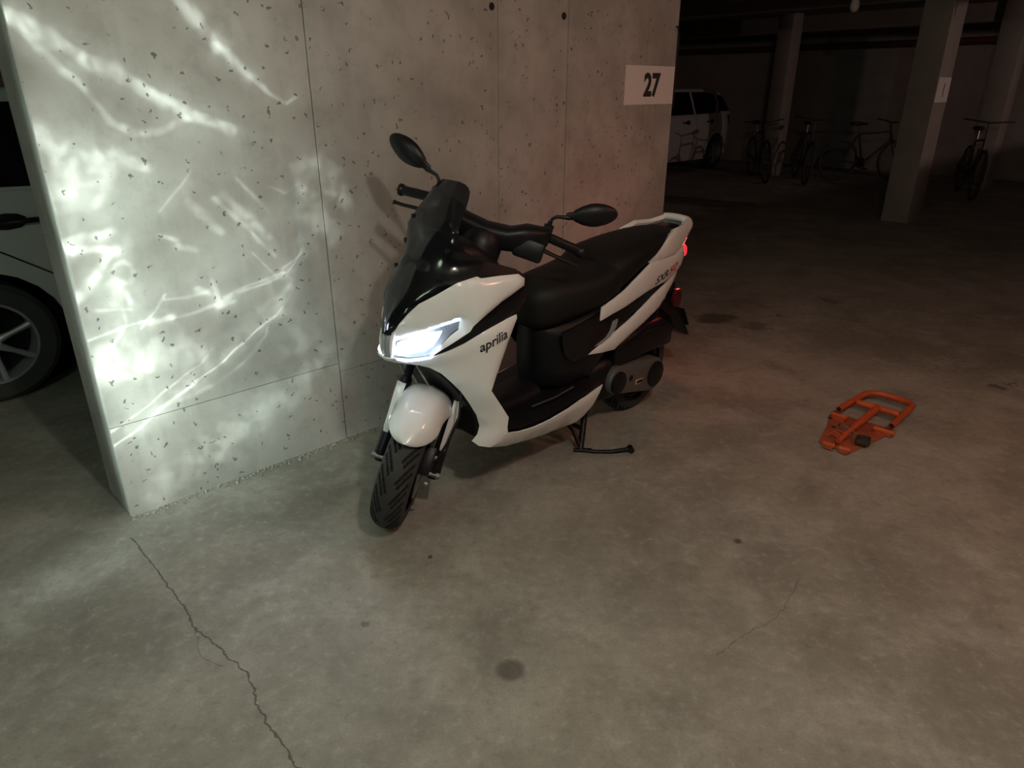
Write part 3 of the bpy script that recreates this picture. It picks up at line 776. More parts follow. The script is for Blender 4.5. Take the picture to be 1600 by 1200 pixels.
# fork -------------------------------------------------------------
for sd in (-1, 1):
    B = Vector((1.352, sd * 0.098, 0.205)); D = AXN
    m = M(); m.tube([B - D * 0.005, B + D * 0.02, B + D * 0.05, B + D * 0.30, B + D * 0.31], [0.018, 0.027, 0.025, 0.023, 0.020], 14); m.tube([B + D * 0.30, B + D * 0.44], 0.016, 12)
    fk = part(m, 'fork_leg', BLACK, st=True)
    m = M(); m.tube([(FX, sd * 0.07, WR - 0.01), (FX, sd * 0.120, WR - 0.01)], 0.008, 10); m.tube([(FX, sd * 0.112, WR - 0.01), (FX, sd * 0.126, WR - 0.01)], 0.012, 6)
    part(m, 'axle_nut', STEEL, fk, st=True)
m = M(); T = Vector((1.352, 0, 0.205)) + AXN * 0.43
m.box(T, (0.06, 0.22, 0.035), Matrix.Rotation(-RAKE, 3, 'Y')); m.tube([T, T + AXN * 0.30], 0.028, 12)
part(m, 'fork_yoke', BLACK, st=True, bevel=0.006)
m = M(); C0 = Vector((FX - 0.06, 0.066, WR + 0.105)); m.box((FX + 0.055, 0.074, WR + 0.085), (0.10, 0.042, 0.055), Matrix.Rotation(R(48), 3, 'Y'))
m.box((FX + 0.02, 0.088, WR + 0.06), (0.05, 0.016, 0.09), Matrix.Rotation(R(30), 3, 'Y'))
cal = part(m, 'brake_caliper', BLACK, st=True, bevel=0.006)
for dx, dz in ((0.085, 0.06), (0.05, 0.105), (0.105, 0.03)):
    m = M(); m.tube([(FX + dx, 0.09, WR + dz), (FX + dx, 0.102, WR + dz)], 0.007, 6); part(m, 'bolt', STEEL, cal, st=True)
m = M(); m.tube([(FX - 0.10, 0.100, WR + 0.33), (FX - 0.03, 0.128, WR + 0.24), (FX + 0.01, 0.12, WR + 0.15), (FX + 0.05, 0.10, WR + 0.09)], 0.005, 8); part(m, 'brake_hose', BLACK, st=True)

# front fender -----------------------------------------------------
def fender():
    m = M(); nt_, na = 28, 40; rs = []
    for i in range(na + 1):
        u = (i / na) ** 1.5; th = R(51) + R(90) * u
        r0 = 0.268 + 0.026 * u
        w = 0.086 * (math.sqrt(max(0.0, 1 - (1 - u / 0.30) ** 2)) if u < 0.30 else 1.0) + 0.026 * max(0, (u - 0.40) / 0.60) ** 1.1
        w = max(w, 0.004)
        ring = []
        for k in range(nt_ + 1):
            t = -1 + 2 * k / nt_
            drop = (0.058 * abs(t) ** (2.4 + 2.2 * u)) * (w / 0.09) + 0.010 * u * max(0, abs(t) - 0.25)
            ridge = 0.010 * math.exp(-(t / 0.14) ** 2) * max(0, u - 0.35)
            rr = r0 - drop + ridge
            # the back edge comes to a shallow point on the centre line
            tt = th + (R(10) * (1 - abs(t)) * max(0, u - 0.7) / 0.3)
            ring.append(Vector((FX + rr * math.cos(tt), t * w, WR + rr * math.sin(tt))))
        rs.append(ring)
    V = [v for r in rs for v in r]; n = nt_ + 1
    F = [(i * n + k, i * n + k + 1, (i + 1) * n + k + 1, (i + 1) * n + k) for i in range(na) for k in range(nt_)]
    k0 = len(V); c = Vector((FX, 0, WR))
    V2 = []
    for v in V:
        d = Vector((v.x - c.x, 0, v.z - c.z)); V2.append(v - d.normalized() * 0.004)
    F2 = [tuple(i + k0 for i in reversed(f)) for f in F]
    rimv = [k for k in range(n)] + [(i + 1) * n - 1 for i in range(1, na + 1)] + [na * n + k for k in range(n - 2, -1, -1)] + [i * n for i in range(na - 1, 0, -1)]
    F3 = [(a, a + k0, b + k0, b) for a, b in zip(rimv, rimv[1:] + rimv[:1])]
    m.add(V + V2, F + F2 + F3)
    return m
fen = part(fender(), 'front_fender', WHITE, st=True, angle=50)
for sd in (-1, 1):       # side arms that run down the fork legs
    m = M(); B = Vector((1.352, sd * 0.098, 0.205)); D = AXN; X = Vector((0.90, 0, 0.44))
    V = []; rows = [(0.105, 0.030, 0.016, 0.006), (0.12, 0.034, 0.020, 0.008), (0.18, 0.034, 0.022, 0.009), (0.24, 0.034, 0.026, 0.010), (0.29, 0.024, 0.030, 0.010)]
    for d, f, wd_, th in rows:
        c = B + D * d + X * f + Vector((0, sd * 0.006, 0))
        for yy, xx in ((-wd_ * 0.5, -th), (-wd_ * 0.5, 0.0), (wd_ * 0.62, -0.004), (wd_ * 0.62, -th - 0.02)): V.append(c + Vector((0, sd * yy, 0)) + X * xx)
    F = []
    for i in range(len(rows) - 1):
        for k in range(4): F.append((i * 4 + k, i * 4 + (k + 1) % 4, i * 4 + 4 + (k + 1) % 4, i * 4 + 4 + k))
    F += [(3, 2, 1, 0), tuple(range(len(rows) * 4 - 4, len(rows) * 4))]
    m.add(V, F); part(m, 'fork_guard', WHITE, fen, st=True, bevel=0.002)

# front body -------------------------------------------------------
hood = shell(PAN['hood'], bulge=0.022, step=0.014); both(hood, 'hood_panel', WHITE, angle=60)
st_ = shell(PAN['stripe'], bulge=0.004, step=0.016); both(st_, 'side_stripe', GLOSSB, angle=60)
shield = shell(PAN['shield'], bulge=0.020, step=0.016)
shield_top = shield.top
sh_l, sh_r = both(shield, 'leg_shield', WHITE, angle=60)
both(shell(PAN['belly'], bulge=0.010, step=0.016), 'lower_fairing', WHITE, angle=60)
scr_half = PAN['screen']
scr = scr_half + [(x, -y, z) for x, y, z in reversed(scr_half[1:-1])]
scs = shell(scr, axis=0, bulge=0.045, thick=0.004, step=0.013); scr_top = scs.top; wso = part(scs, 'windscreen', SCREEN, angle=60)
both(shell(PAN['dashside'], bulge=0.0, thick=0.012, step=0.014), 'dash_edge', BLACK, angle=60)
# black inner body behind the white panels
def hullw(x, z): 
    pts = [(0.9, 0.185), (1.05, 0.185), (1.15, 0.155), (1.22, 0.125), (1.30, 0.085), (1.36, 0.045), (1.40, 0.02)]
    for (a, b), (c, d) in zip(pts, pts[1:]):
        if x <= c: return b + (d - b) * max(0, (x - a)) / (c - a)
    return 0.008
m = M(); m.slab([(1.375, 0.655), (1.375, 0.715), (1.33, 0.80), (1.26, 0.845), (1.15, 0.875), (1.02, 0.870), (0.985, 0.84), (1.02, 0.77), (1.06, 0.70), (1.10, 0.60), (1.135, 0.515), (1.10, 0.45), (1.065, 0.36), (1.075, 0.325), (1.13, 0.30), (1.158, 0.32), (1.152, 0.37), (1.172, 0.43), (1.21, 0.495), (1.25, 0.55), (1.29, 0.595), (1.335, 0.622)], hullw)
part(m, 'inner_leg_shield', BLACK, bevel=0.006)
m = M(); m.sect([(1.33, 0.74, 0.86, 0.04), (1.28, 0.76, 0.95, 0.085), (1.20, 0.82, 1.02, 0.115), (1.12, 0.84, 1.01, 0.135), (1.05, 0.84, 0.955, 0.15), (1.00, 0.83, 0.90, 0.15), (0.97, 0.82, 0.86, 0.14)], e=3.2)
part(m, 'dashboard', BLACK)
sbv = BVHTree.FromPolygons(scr_top[0], scr_top[1])
for y, z in ((0.107, 0.985), (0.113, 0.905), (0.098, 1.062)):
    for sd in (-1, 1):
        h = sbv.ray_cast(Vector((2.0, sd * y, z)), Vector((-1, 0, 0)))[0]
        if h:
            m = M(); m.lathe([(0.009, -0.004), (0.009, 0.004), (0.006, 0.006)], h, n=12, axis='x'); part(m, 'screen_bolt', BLACK, wso)
# headlamp
for sd in (1, -1):
    f_ = (lambda q: q) if sd == 1 else flip
    l_ = part(f_(shell(PAN['lens'], bulge=0.008, thick=0.003, step=0.012)), 'headlamp', LENS, angle=60)
    la = shell([(x - 0.006, y - 0.004, z) for x, y, z in PAN['lamp']], bulge=0.004, thick=0.004, step=0.012); part(f_(la), 'headlamp_led', LAMP, l_)
    ac = shell([(x - 0.006, y - 0.004, z) for x, y, z in PAN['lampaccent']], bulge=0.002, thick=0.004, step=0.012); part(f_(ac), 'headlamp_reflector', SILV, l_)
    bk = shell([(x - 0.016, y - 0.010, z) for x, y, z in PAN['lens']], bulge=0.0, thick=0.004, step=0.014); part(f_(bk), 'headlamp_bowl', SILV, l_)
    top = [Vector(p) for p in PAN['lens'][2:7]]; bot = [Vector(p) for p in ([PAN['lens'][0]] + PAN['lens'][:-5:-1])]
    m = M(); m.tube([p + Vector((0.004, 0.004, 0.001)) for p in top], 0.0032, 8); m.tube([p + Vector((0.004, 0.004, -0.002)) for p in bot], [0.002, 0.0042, 0.0045, 0.004, 0.002], 8)
    part(f_(m), 'light_strip', DRL, l_)
m = M(); rs = []
for z, x, w in ((0.640, 1.396, 0.014), (0.652, 1.408, 0.019), (0.675, 1.414, 0.021), (0.700, 1.412, 0.023), (0.722, 1.406, 0.024), (0.728, 1.398, 0.022)):
    rs.append([(x - 0.030, -w * 0.9, z), (x - 0.012, -w, z), (x, -w * 0.6, z), (x + 0.004, 0, z), (x, w * 0.6, z), (x - 0.012, w, z), (x - 0.030, w * 0.9, z)])
m.rings(rs); part(m, 'nose_badge', SILV, angle=50)
for sd in (-1, 1):
    m = M(); m.tube([(1.402, sd * 0.023, 0.648), (1.406, sd * 0.026, 0.675), (1.404, sd * 0.028, 0.705), (1.396, sd * 0.030, 0.732), (1.382, sd * 0.036, 0.752)], [0.004, 0.0065, 0.007, 0.006, 0.002], 10); part(m, 'nose_fin', WHITE)
# inner wheel arch stays seen above the fender
for sd in (-1, 1):
    m = M(); m.tube([(1.33, sd * 0.05, 0.62), (1.29, sd * 0.07, 0.53)], 0.004, 8); part(m, 'cable_stay', STEEL)

# handlebar --------------------------------------------------------
m = M(); m.tube([(1.03, 0, 0.85), (1.005, 0, 0.90), (0.985, 0, 0.95), (0.970, 0, 0.99), (0.962, 0, 1.015)], [0.062, 0.064, 0.066, 0.058, 0.030], 18, flat=1.15); part(m, 'handlebar_neck', BLACK, st=True)
hb = M(); rs = []
for y, cx_, cz_, rx_, rz_ in ((-0.222, 0.900, 1.026, 0.024, 0.024), (-0.212, 0.905, 1.018, 0.036, 0.040), (-0.18, 0.922, 1.010, 0.046, 0.050), (-0.13, 0.940, 1.008, 0.050, 0.050), (-0.08, 0.955, 0.994, 0.046, 0.042), (0, 0.965, 0.990, 0.046, 0.040)):
    rs.append((y, cx_, cz_, rx_, rz_))
rs += [(-a, b, c, d, e) for a, b, c, d, e in reversed(rs[:-1])]
def sq(v, e=3.0): return math.copysign(abs(v) ** (2 / e), v)
hb.rings([[(cx_ + rx_ * sq(math.cos(2 * math.pi * k / 24)), y, cz_ + rz_ * sq(math.sin(2 * math.pi * k / 24))) for k in range(24)] for y, cx_, cz_, rx_, rz_ in rs])
hbo = part(hb, 'handlebar_cover', BLACK, st=True, angle=60)
for sd in (-1, 1):
    m = M(); m.box((0.952, sd * 0.165, 0.980), (0.078, 0.105, 0.070), Matrix.Rotation(R(-18), 3, 'Y')); sw = part(m, 'switch_box', BLACK, hbo, st=True, bevel=0.010)
    m = M(); m.box((0.905, sd * 0.205, 1.055), (0.030, 0.035, 0.030)); m.tube([(0.905, sd * 0.205, 1.06), (0.905, sd * 0.205, 1.085)], 0.009, 10); part(m, 'mirror_mount', BLACK, hbo, st=True, bevel=0.004)
    m = M(); G0 = Vector((0.898, sd * 0.215, 1.026)); G1 = Vector((0.862, sd * 0.335, 1.004)); dG = (G1 - G0).normalized()
    pts = [G0]; rr = [0.021]
    for k in range(1, 22): pts.append(G0.lerp(G1, k / 22)); rr.append(0.0165 if k % 2 else 0.0178)
    pts += [G1 - dG * 0.004, G1, G1 + dG * 0.010, G1 + dG * 0.014]; rr += [0.0175, 0.022, 0.022, 0.012]
    m.tube(pts, rr, 14); part(m, 'grip', BLACK, hbo, st=True, angle=60)
    m = M(); m.tube([(0.955, sd * 0.175, 1.005), (0.958, sd * 0.20, 0.998), (0.940, sd * 0.25, 0.985), (0.918, sd * 0.31, 0.972), (0.908, sd * 0.338, 0.968), (0.907, sd * 0.346, 0.967)], [0.008, 0.008, 0.0065, 0.006, 0.006, 0.0085], 10, flat=1.4); part(m, 'brake_lever', BLACK, hbo, st=True)
    # mirror
    m = M(); m.tube([(0.905, sd * 0.205, 1.075), (0.905, sd * 0.208, 1.095), (0.902, sd * 0.220, 1.107), (0.896, sd * 0.245, 1.112), (0.890, sd * 0.262, 1.115)], [0.006, 0.006, 0.006, 0.007, 0.010], 10)
    mo = part(m, 'mirror_stem', BLACK, st=True)
    A = Vector((0.892, sd * 0.252, 1.113)); B = Vector((0.855, sd * 0.420, 1.168)); ax = (B - A).normalized()
    up = (Vector((0, 0, 1)) - ax * ax.z).normalized(); nr = ax.cross(up).normalized()
    if nr.x < 0: nr = -nr
    rs = []; hs = [(0.0, 0.010), (0.04, 0.013), (0.14, 0.015), (0.17, 0.021), (0.30, 0.033), (0.46, 0.041), (0.60, 0.042), (0.74, 0.037), (0.86, 0.029), (0.94, 0.020), (0.985, 0.010), (1.0, 0.002)]
    for t, h in hs:
        c0 = A.lerp(B, t) + up * 0.004; ring = []
        for k in range(20):
            q = 2 * math.pi * k / 20; cx_, sx_ = math.cos(q), math.sin(q)
            ring.append(c0 + up * h * cx_ + nr * (sx_ * (0.62 * h if sx_ > 0 else 0.22 * h)))
        rs.append(ring)
    m = M(); m.rings(rs); mh = part(m, 'mirror_housing', BLACK, mo, st=True, angle=60)
    rs = []
    for t, h in hs[4:9]:
        c0 = A.lerp(B, t) + up * 0.004 - nr * 0.0085; rs.append([c0 + up * h * 0.82 * math.cos(2 * math.pi * k / 16) - nr * 0.003 * (1 if k % 16 < 8 else 0.6) for k in range(16)])
    g0 = A.lerp(B, 0.62) + up * 0.004 - nr * 0.0105
    ring = [g0 + ax * 0.060 * math.cos(2 * math.pi * k / 28) + up * 0.036 * math.sin(2 * math.pi * k / 28) for k in range(28)]
    m = M(); m.rings([ring, [p - nr * 0.002 for p in ring]]); part(m, 'mirror_glass', MIRG, mh, st=True)

# seat, middle and tail ---------------------------------------------
m = M(); m.sect([(0.800, 0.640, 0.715, 0.03), (0.785, 0.612, 0.745, 0.070), (0.75, 0.595, 0.772, 0.105), (0.70, 0.592, 0.785, 0.130), (0.60, 0.605, 0.790, 0.152), (0.50, 0.622, 0.795, 0.166), (0.42, 0.640, 0.806, 0.168), (0.36, 0.655, 0.826, 0.163), (0.32, 0.680, 0.838, 0.15)], n=32, e=3.0)
part(m, 'driver_seat', SEATM)
m = M(); m.sect([(0.40, 0.66, 0.815, 0.150), (0.36, 0.665, 0.838, 0.160), (0.30, 0.69, 0.852, 0.162), (0.20, 0.735, 0.862, 0.154), (0.10, 0.765, 0.870, 0.142), (0.0, 0.79, 0.874, 0.130), (-0.10, 0.80, 0.874, 0.115), (-0.17, 0.81, 0.870, 0.092), (-0.205, 0.82, 0.862, 0.06)], n=32, e=3.0)
part(m, 'passenger_seat', SEATM)
m = M(); m.sect([(0.745, 0.36, 0.62, 0.025), (0.735, 0.34, 0.63, 0.055), (0.705, 0.33, 0.62, 0.088), (0.67, 0.32, 0.62, 0.122), (0.60, 0.31, 0.63, 0.148), (0.50, 0.33, 0.65, 0.163), (0.40, 0.41, 0.68, 0.160), (0.30, 0.46, 0.70, 0.153), (0.18, 0.51, 0.74, 0.144), (0.05, 0.575, 0.785, 0.130), (-0.08, 0.64, 0.815, 0.108), (-0.17, 0.68, 0.835, 0.085), (-0.24, 0.71, 0.85, 0.06)], n=32, e=3.4)
part(m, 'body_cover', BLACK)
both(shell([(0.70, .150, .598), (0.60, .170, .622), (0.50, .171, .640), (0.497, .170, .604), (0.42, .168, .584), (0.30, .160, .556), (0.45, .170, .514), (0.57, .172, .474), (0.64, .160, .46), (0.68, .150, .50), (0.70, .150, .56)], bulge=0.006, step=0.02), 'side_cover', GLOSSB, angle=60)
tu = shell(PAN['tailup'], bulge=0.010, step=0.014); tail_top = tu.top
tl_l, tl_r = both(tu, 'tail_panel', WHITE, angle=60)
both(shell(PAN['taillow'], bulge=0.010, step=0.014), 'lower_tail_panel', WHITE, angle=60)
both(shell([(x, y + 0.004, z) for x, y, z in PAN['silver']], bulge=0.002, thick=0.008, step=0.012), 'side_accent', SILV, angle=60)
both(shell(PAN['railL'], bulge=0.012, thick=0.022, step=0.014), 'grab_rail', WHITE, angle=60)
m = M(); m.tube([(-0.262, y, 0.893 + 0.004 * (1 - (y / 0.06) ** 2)) for y in (-0.06, -0.04, -0.02, 0, 0.02, 0.04, 0.06)], 0.018, 12); part(m, 'rail_bridge', WHITE)
m = M(); m.sect([(-0.15, 0.83, 0.872, 0.09), (-0.20, 0.835, 0.882, 0.075), (-0.255, 0.84, 0.886, 0.055)], e=3); part(m, 'tail_cover', GLOSSB)
# tail lamp
m = M(); m.sect([(-0.20, 0.715, 0.792, 0.088), (-0.235, 0.712, 0.790, 0.083), (-0.270, 0.716, 0.784, 0.076), (-0.296, 0.726, 0.774, 0.056), (-0.306, 0.738, 0.762, 0.03)], n=28, e=3.4)
tlo = part(m, 'tail_lamp', REDL)
tll = light('tail_lamp_glow', 'POINT', (0, 0, 0), (1.0, 0.10, 0.07), 1.4, shadow_soft_size=0.04); tll.parent = SCO; tll.location = (-0.42, 0.0, 0.74)
# rear mudguard, plate holder and indicators
m = M(); m.slab([(-0.02, 0.60), (-0.16, 0.64), (-0.25, 0.60), (-0.285, 0.49), (-0.36, 0.375), (-0.425, 0.288), (-0.385, 0.298), (-0.262, 0.362), (-0.215, 0.44), (-0.12, 0.50)], lambda x, z: 0.045 if z > 0.45 else 0.06)
part(m, 'rear_mudguard', BLACK, bevel=0.006)
m = M(); m.box((-0.352, 0, 0.405), (0.010, 0.14, 0.12), Matrix.Rotation(R(33), 3, 'Y')); part(m, 'plate_holder', BLACK, bevel=0.003)
for sd in (-1, 1):
    m = M(); m.tube([(-0.22, sd * 0.035, 0.545), (-0.20, sd * 0.085, 0.55)], 0.010, 10)
    ind = part(m, 'rear_indicator', BLACK)
    m = M(); m.sect([(-0.165, 0.515, 0.570, 0.008), (-0.18, 0.500, 0.582, 0.016), (-0.215, 0.490, 0.575, 0.016), (-0.230, 0.498, 0.560, 0.008)], n=16); m.V = [v + Vector((0, sd * 0.092, 0)) for v in m.V]
    il = part(m, 'indicator_lens', REDR, ind)
    m = M(); m.box((-0.195, sd * 0.092, 0.582), (0.035, 0.020, 0.006)); part(m, 'indicator_cap', STEEL, ind, bevel=0.002)

# floorboard, tunnel
m = M(); m.slab([(1.10, 0.30), (1.075, 0.345), (0.98, 0.318), (0.80, 0.308), (0.62, 0.33), (0.50, 0.345), (0.52, 0.27), (0.62, 0.215), (0.80, 0.225), (1.0, 0.25), (1.12, 0.285)], lambda x, z: (0.205 if z > 0.28 else 0.165)); part(m, 'floorboard', BLACK, bevel=0.008)
m = M(); m.sect([(1.13, 0.29, 0.42, 0.07), (1.05, 0.28, 0.385, 0.085), (0.95, 0.27, 0.362, 0.09), (0.85, 0.27, 0.358, 0.09), (0.74, 0.27, 0.37, 0.09)], e=3); part(m, 'tunnel', BLACK)
m = M(); m.tube([(0.86, 0.150, 0.338), (0.74, 0.165, 0.345), (0.64, 0.17, 0.36)], 0.0035, 8); part(m, 'footrest_trim', STEEL)

# engine, belt case, air box
def stadium(c0, r0, c1, r1, n=16):
    d = math.atan2(c1[1] - c0[1], c1[0] - c0[0]); L = math.hypot(c1[0] - c0[0], c1[1] - c0[1]); b = math.acos((r0 - r1) / L); out = []
    for k in range(n + 1): a = d + b + (2 * math.pi - 2 * b) * k / n; out.append((c0[0] + r0 * math.cos(a), c0[1] + r0 * math.sin(a)))
    for k in range(n + 1): a = d - b + 2 * b * k / n; out.append((c1[0] + r1 * math.cos(a), c1[1] + r1 * math.sin(a)))
    return out
m = M(); m.prism(stadium((0.285, 0.270), 0.066, (0.012, 0.222), 0.082), 0.075, 0.142); bc = part(m, 'belt_case', ALU, bevel=0.010)
m = M(); m.lathe([(0.062, 0.136), (0.062, 0.148), (0.054, 0.152), (0.0, 0.152)], (0.0, 0, 0.222), 32); part(m, 'rear_cap', BLACK, bc)
m = M(); m.lathe([(0.052, 0.136), (0.052, 0.150), (0.044, 0.154), (0.0, 0.154)], (0.292, 0, 0.262), 32); part(m, 'front_cap', BLACK, bc)
m = M(); m.lathe([(0.015, 0.136), (0.015, 0.1435), (0.0, 0.1435)], (0.195, 0, 0.256), 20); part(m, 'filler_hole', BLACK, bc)
m = M(); m.box((0.128, 0.1435, 0.222), (0.058, 0.004, 0.026), Matrix.Rotation(R(-4), 3, 'Y')); bd = part(m, 'badge', GOLD, bc, bevel=0.002)
m = M(); m.box((0.128, 0.1458, 0.222), (0.044, 0.001, 0.012), Matrix.Rotation(R(-4), 3, 'Y')); part(m, 'badge_mark', BLACK, bd)
m = M(); m.sect([(0.42, 0.20, 0.34, 0.08), (0.36, 0.16, 0.38, 0.115), (0.26, 0.15, 0.38, 0.12), (0.18, 0.17, 0.36, 0.10)], e=3.4); part(m, 'engine', BLACK)
m = M(); m.sect([(0.30, 0.34, 0.42, 0.03), (0.27, 0.325, 0.455, 0.05), (0.12, 0.335, 0.49, 0.055), (-0.04, 0.335, 0.485, 0.052), (-0.13, 0.33, 0.44, 0.04), (-0.15, 0.35, 0.41, 0.02)], e=4); m.V = [v + Vector((0, 0.088, 0)) for v in m.V]; ab = part(m, 'air_box', BLACK)
m = M(); m.tube([(0.24, 0.142, 0.43), (0.08, 0.146, 0.462), (-0.08, 0.142, 0.44)], 0.003, 6); part(m, 'air_box_rib', BLACK, ab)
m = M(); m.tube([(-0.05, 0.085, 0.30), (-0.03, 0.092, 0.56)], 0.012, 10)
for k in range(7): m.lathe([(0.020, -0.006), (0.026, 0.0), (0.020, 0.006)], (-0.045 + 0.0026 * k, 0.087, 0.34 + 0.024 * k), 16, axis='z')
part(m, 'rear_shock', BLACK)
m = M(); rs = []
for i in range(15):
    th = R(20 + 130 * i / 14); rs.append([Vector((0.256 * math.cos(th) - (0.0), y, WR + (0.256 - 0.02 * (abs(y) / 0.06) ** 2) * math.sin(th))) for y in (-0.06, -0.045, -0.02, 0, 0.02, 0.045, 0.06)])
V = [v for r in rs for v in r]; F = [(i * 7 + k, i * 7 + k + 1, (i + 1) * 7 + k + 1, (i + 1) * 7 + k) for i in range(14) for k in range(6)]
k0 = len(V); V2 = [v + Vector((0, 0, -0.004)) for v in V]
m.add(V + V2, F + [tuple(i + k0 for i in reversed(f)) for f in F]); part(m, 'rear_hugger', BLACK)
# centre stand
m = M()
for sd in (-1, 1):
    m.tube([(0.40, sd * 0.075, 0.19), (0.445, sd * 0.085, 0.14), (0.505, sd * 0.125, 0.035), (0.522, sd * 0.135, 0.012)], [0.015, 0.014, 0.013, 0.013], 10)
    m.tube([(0.545, sd * 0.115, 0.010), (0.520, sd * 0.138, 0.008), (0.485, sd * 0.165, 0.008)], [0.009, 0.011, 0.009], 10)
m.tube([(0.475, -0.105, 0.085), (0.475, 0.105, 0.085)], 0.010, 10)
m.tube([(0.53, 0.02, 0.13), (0.515, 0.08, 0.09), (0.52, 0.125, 0.03)], 0.010, 8)
cs = part(m, 'centre_stand', BLACK)
m = M(); m.tube([(0.520, 0.138, 0.012), (0.490, 0.185, 0.009), (0.440, 0.240, 0.012), (0.373, 0.292, 0.022)], 0.0095, 10); m.tube([(0.385, 0.306, 0.022), (0.362, 0.279, 0.022)], 0.013, 10); part(m, 'stand_tang', BLACK, cs)

# lettering laid onto the panels
def decal(V, F, org, du, dv, top, name, material, parent, mirror=False):
    bvh = BVHTree.FromPolygons(top[0], top[1]); out = []
    for v in V:
        p = Vector(org) + Vector(du) * v.x + Vector(dv) * v.y
        h = bvh.ray_cast(Vector((p.x, 1.0, p.z)), Vector((0, -1, 0)))[0]
        y = h.y if h else p.y
        out.append(Vector((p.x, y + 0.0012, p.z)))
    m = M(); m.add(out, F)
    m2 = M(); k = len(out)
    m.add([v - Vector((0, 0.0006, 0)) for v in out], [tuple(reversed(f)) for f in F])
    return part(m, name, material, parent, smooth=False)
def fit_text(s, bold):
    V, F = text_mesh(s, 1.0, bold); x0 = min(v.x for v in V); x1 = max(v.x for v in V)
    return [Vector(((v.x - x0) / (x1 - x0), v.y, 0)) for v in V], F, x1 - x0
V, F, w_ = fit_text('aprilia', 0.018)
decal(V, F, (1.182, 0, 0.661), (-0.106, 0, 0.032), (0.0, 0, 0.048), shield_top, 'brand_lettering', INK, sh_l)
V, F, w_ = fit_text('SXR', 0.02)
decal(V, F, (0.090, 0, 0.668), (-0.118, 0, 0.018), (-0.022, 0, 0.048), tail_top, 'model_lettering', INK, tl_l)
V, F, w_ = fit_text('50', 0.02)
decal(V, F, (-0.034, 0, 0.687), (-0.085, 0, 0.013), (-0.022, 0, 0.048), tail_top, 'model_number', REDINK, tl_l)

# light of the headlamp itself
for sd in (-1, 1):
    hl = light('headlamp_beam', 'SPOT', (0, 0, 0), (0.86, 0.94, 1.0), 5, shadow_soft_size=0.03, spot_size=R(150), spot_blend=1.0)
    hl.parent = SCO; hl.location = (1.43, sd * 0.075, 0.69)
    hl.rotation_euler = Vector((1, sd * 0.0, -0.25)).to_track_quat('-Z', 'Y').to_euler()

# ------------------------------------------------------------------ folding parking barrier
BAR = empty('parking_barrier', (1.411, 2.694, 0.0), (0, 0, R(42)))
tag(BAR, 'orange folding parking barrier lying flat on the floor with a padlock', 'parking barrier')
ca, sa = math.cos(R(42)), math.sin(R(42))
def bl(x, y, z=0.0):                          # plan position to barrier coordinates
    dx, dy = x - 1.411, y - 2.694
    return Vector((dx * ca + dy * sa, -dx * sa + dy * ca, z))
m = M()
def plate(m, poly, z0=0.002, z1=0.007):
    n = len(poly); m.add([(x, y, z0) for x, y in poly] + [(x, y, z1) for x, y in poly], [tuple(reversed(range(n))), tuple(range(n, 2 * n))] + [(i, (i + 1) % n, (i + 1) % n + n, i + n) for i in range(n)])
plate(m, [(-0.005, 0.069), (-0.005, -0.069), (0.20, -0.096), (0.345, -0.116), (0.372, -0.10), (0.356, 0.04), (0.350, 0.178), (0.20, 0.124)])
part_b = m.build('base_plate', DUSTY, BAR, smooth=True, bevel=0.001)
for x, y in ((0.19, 0.09), (0.18, -0.065), (0.27, 0.145)):
    m = M(); m.lathe([(0.010, 0.0072), (0.010, 0.0080), (0.0, 0.0080)], (x, y, 0), 16, axis='z'); m.build('bolt_hole', HOLE, part_b)
Z = 0.040
U = [bl(1.563, 3.013, Z), bl(1.700, 3.132, Z), bl(1.765, 3.186, Z), bl(1.800, 3.205, Z), bl(1.858, 3.195, Z), bl(1.905, 3.140, Z), bl(1.938, 3.090, Z), bl(1.935, 3.050, Z), bl(1.900, 3.012, Z), bl(1.725, 2.834, Z)]
m = M(); m.tube(U, 0.0148, 14, caps=True); hp = m.build('hoop', ORANGE, BAR)
m = M(); m.tube([bl(1.688, 3.094, Z), bl(1.823, 2.955, Z)], 0.015, 12); m.build('cross_bar', ORANGE, BAR)
m = M(); m.tube([bl(1.757, 3.028, Z), bl(1.56, 2.832, Z)], 0.017, 12); m.tube([bl(1.56, 2.832, Z), bl(1.428, 2.701, Z - 0.008)], 0.0125, 12); m.build('support_strut', ORANGE, BAR)
for a, b in (((1.525, 3.000), (1.575, 2.942)), ((1.655, 2.848), (1.718, 2.786)), ((1.362, 2.700), (1.400, 2.668)), ((1.412, 2.656), (1.449, 2.630))):
    m = M(); p, q = bl(*a, 0.024), bl(*b, 0.024); m.tube([p, q], 0.0115, 12)
    c_ = (p + q) / 2; m.box((c_.x, c_.y, 0.015), (0.022, (q - p).length * 0.8, 0.016)); m.build('hinge_sleeve', ORANGE, BAR)
for q in (U[0], U[-1]):
    d = (U[1] - U[0]).normalized() if q is U[0] else (U[-2] - U[-1]).normalized()
    m = M(); m.tube([q - d * 0.0008, q + d * 0.002], 0.0115, 12); m.build('tube_end', HOLE, hp)
for k in range(3):
    m = M(); m.tube([bl(1.470 - 0.018 * k, 2.795 - 0.018 * k, 0.008) + Vector((0, 0.0 + 0.02 * math.cos(a), 0.014 + 0.014 * math.sin(a))) for a in [R(180 * j / 8) for j in range(9)]], 0.004, 8); m.build('lock_loop', ORANGE, part_b)
PAD = empty('padlock', bl(0, 0, 0) * 0 + Vector((1.542, 2.712, 0.0)), (0, 0, R(-28)))
tag(PAD, 'small dark padlock with a steel shackle locked on the orange barrier', 'padlock')
m = M(); m.box((0, 0, 0.030), (0.058, 0.062, 0.024)); m.build('lock_body', BRASS, PAD, bevel=0.005)
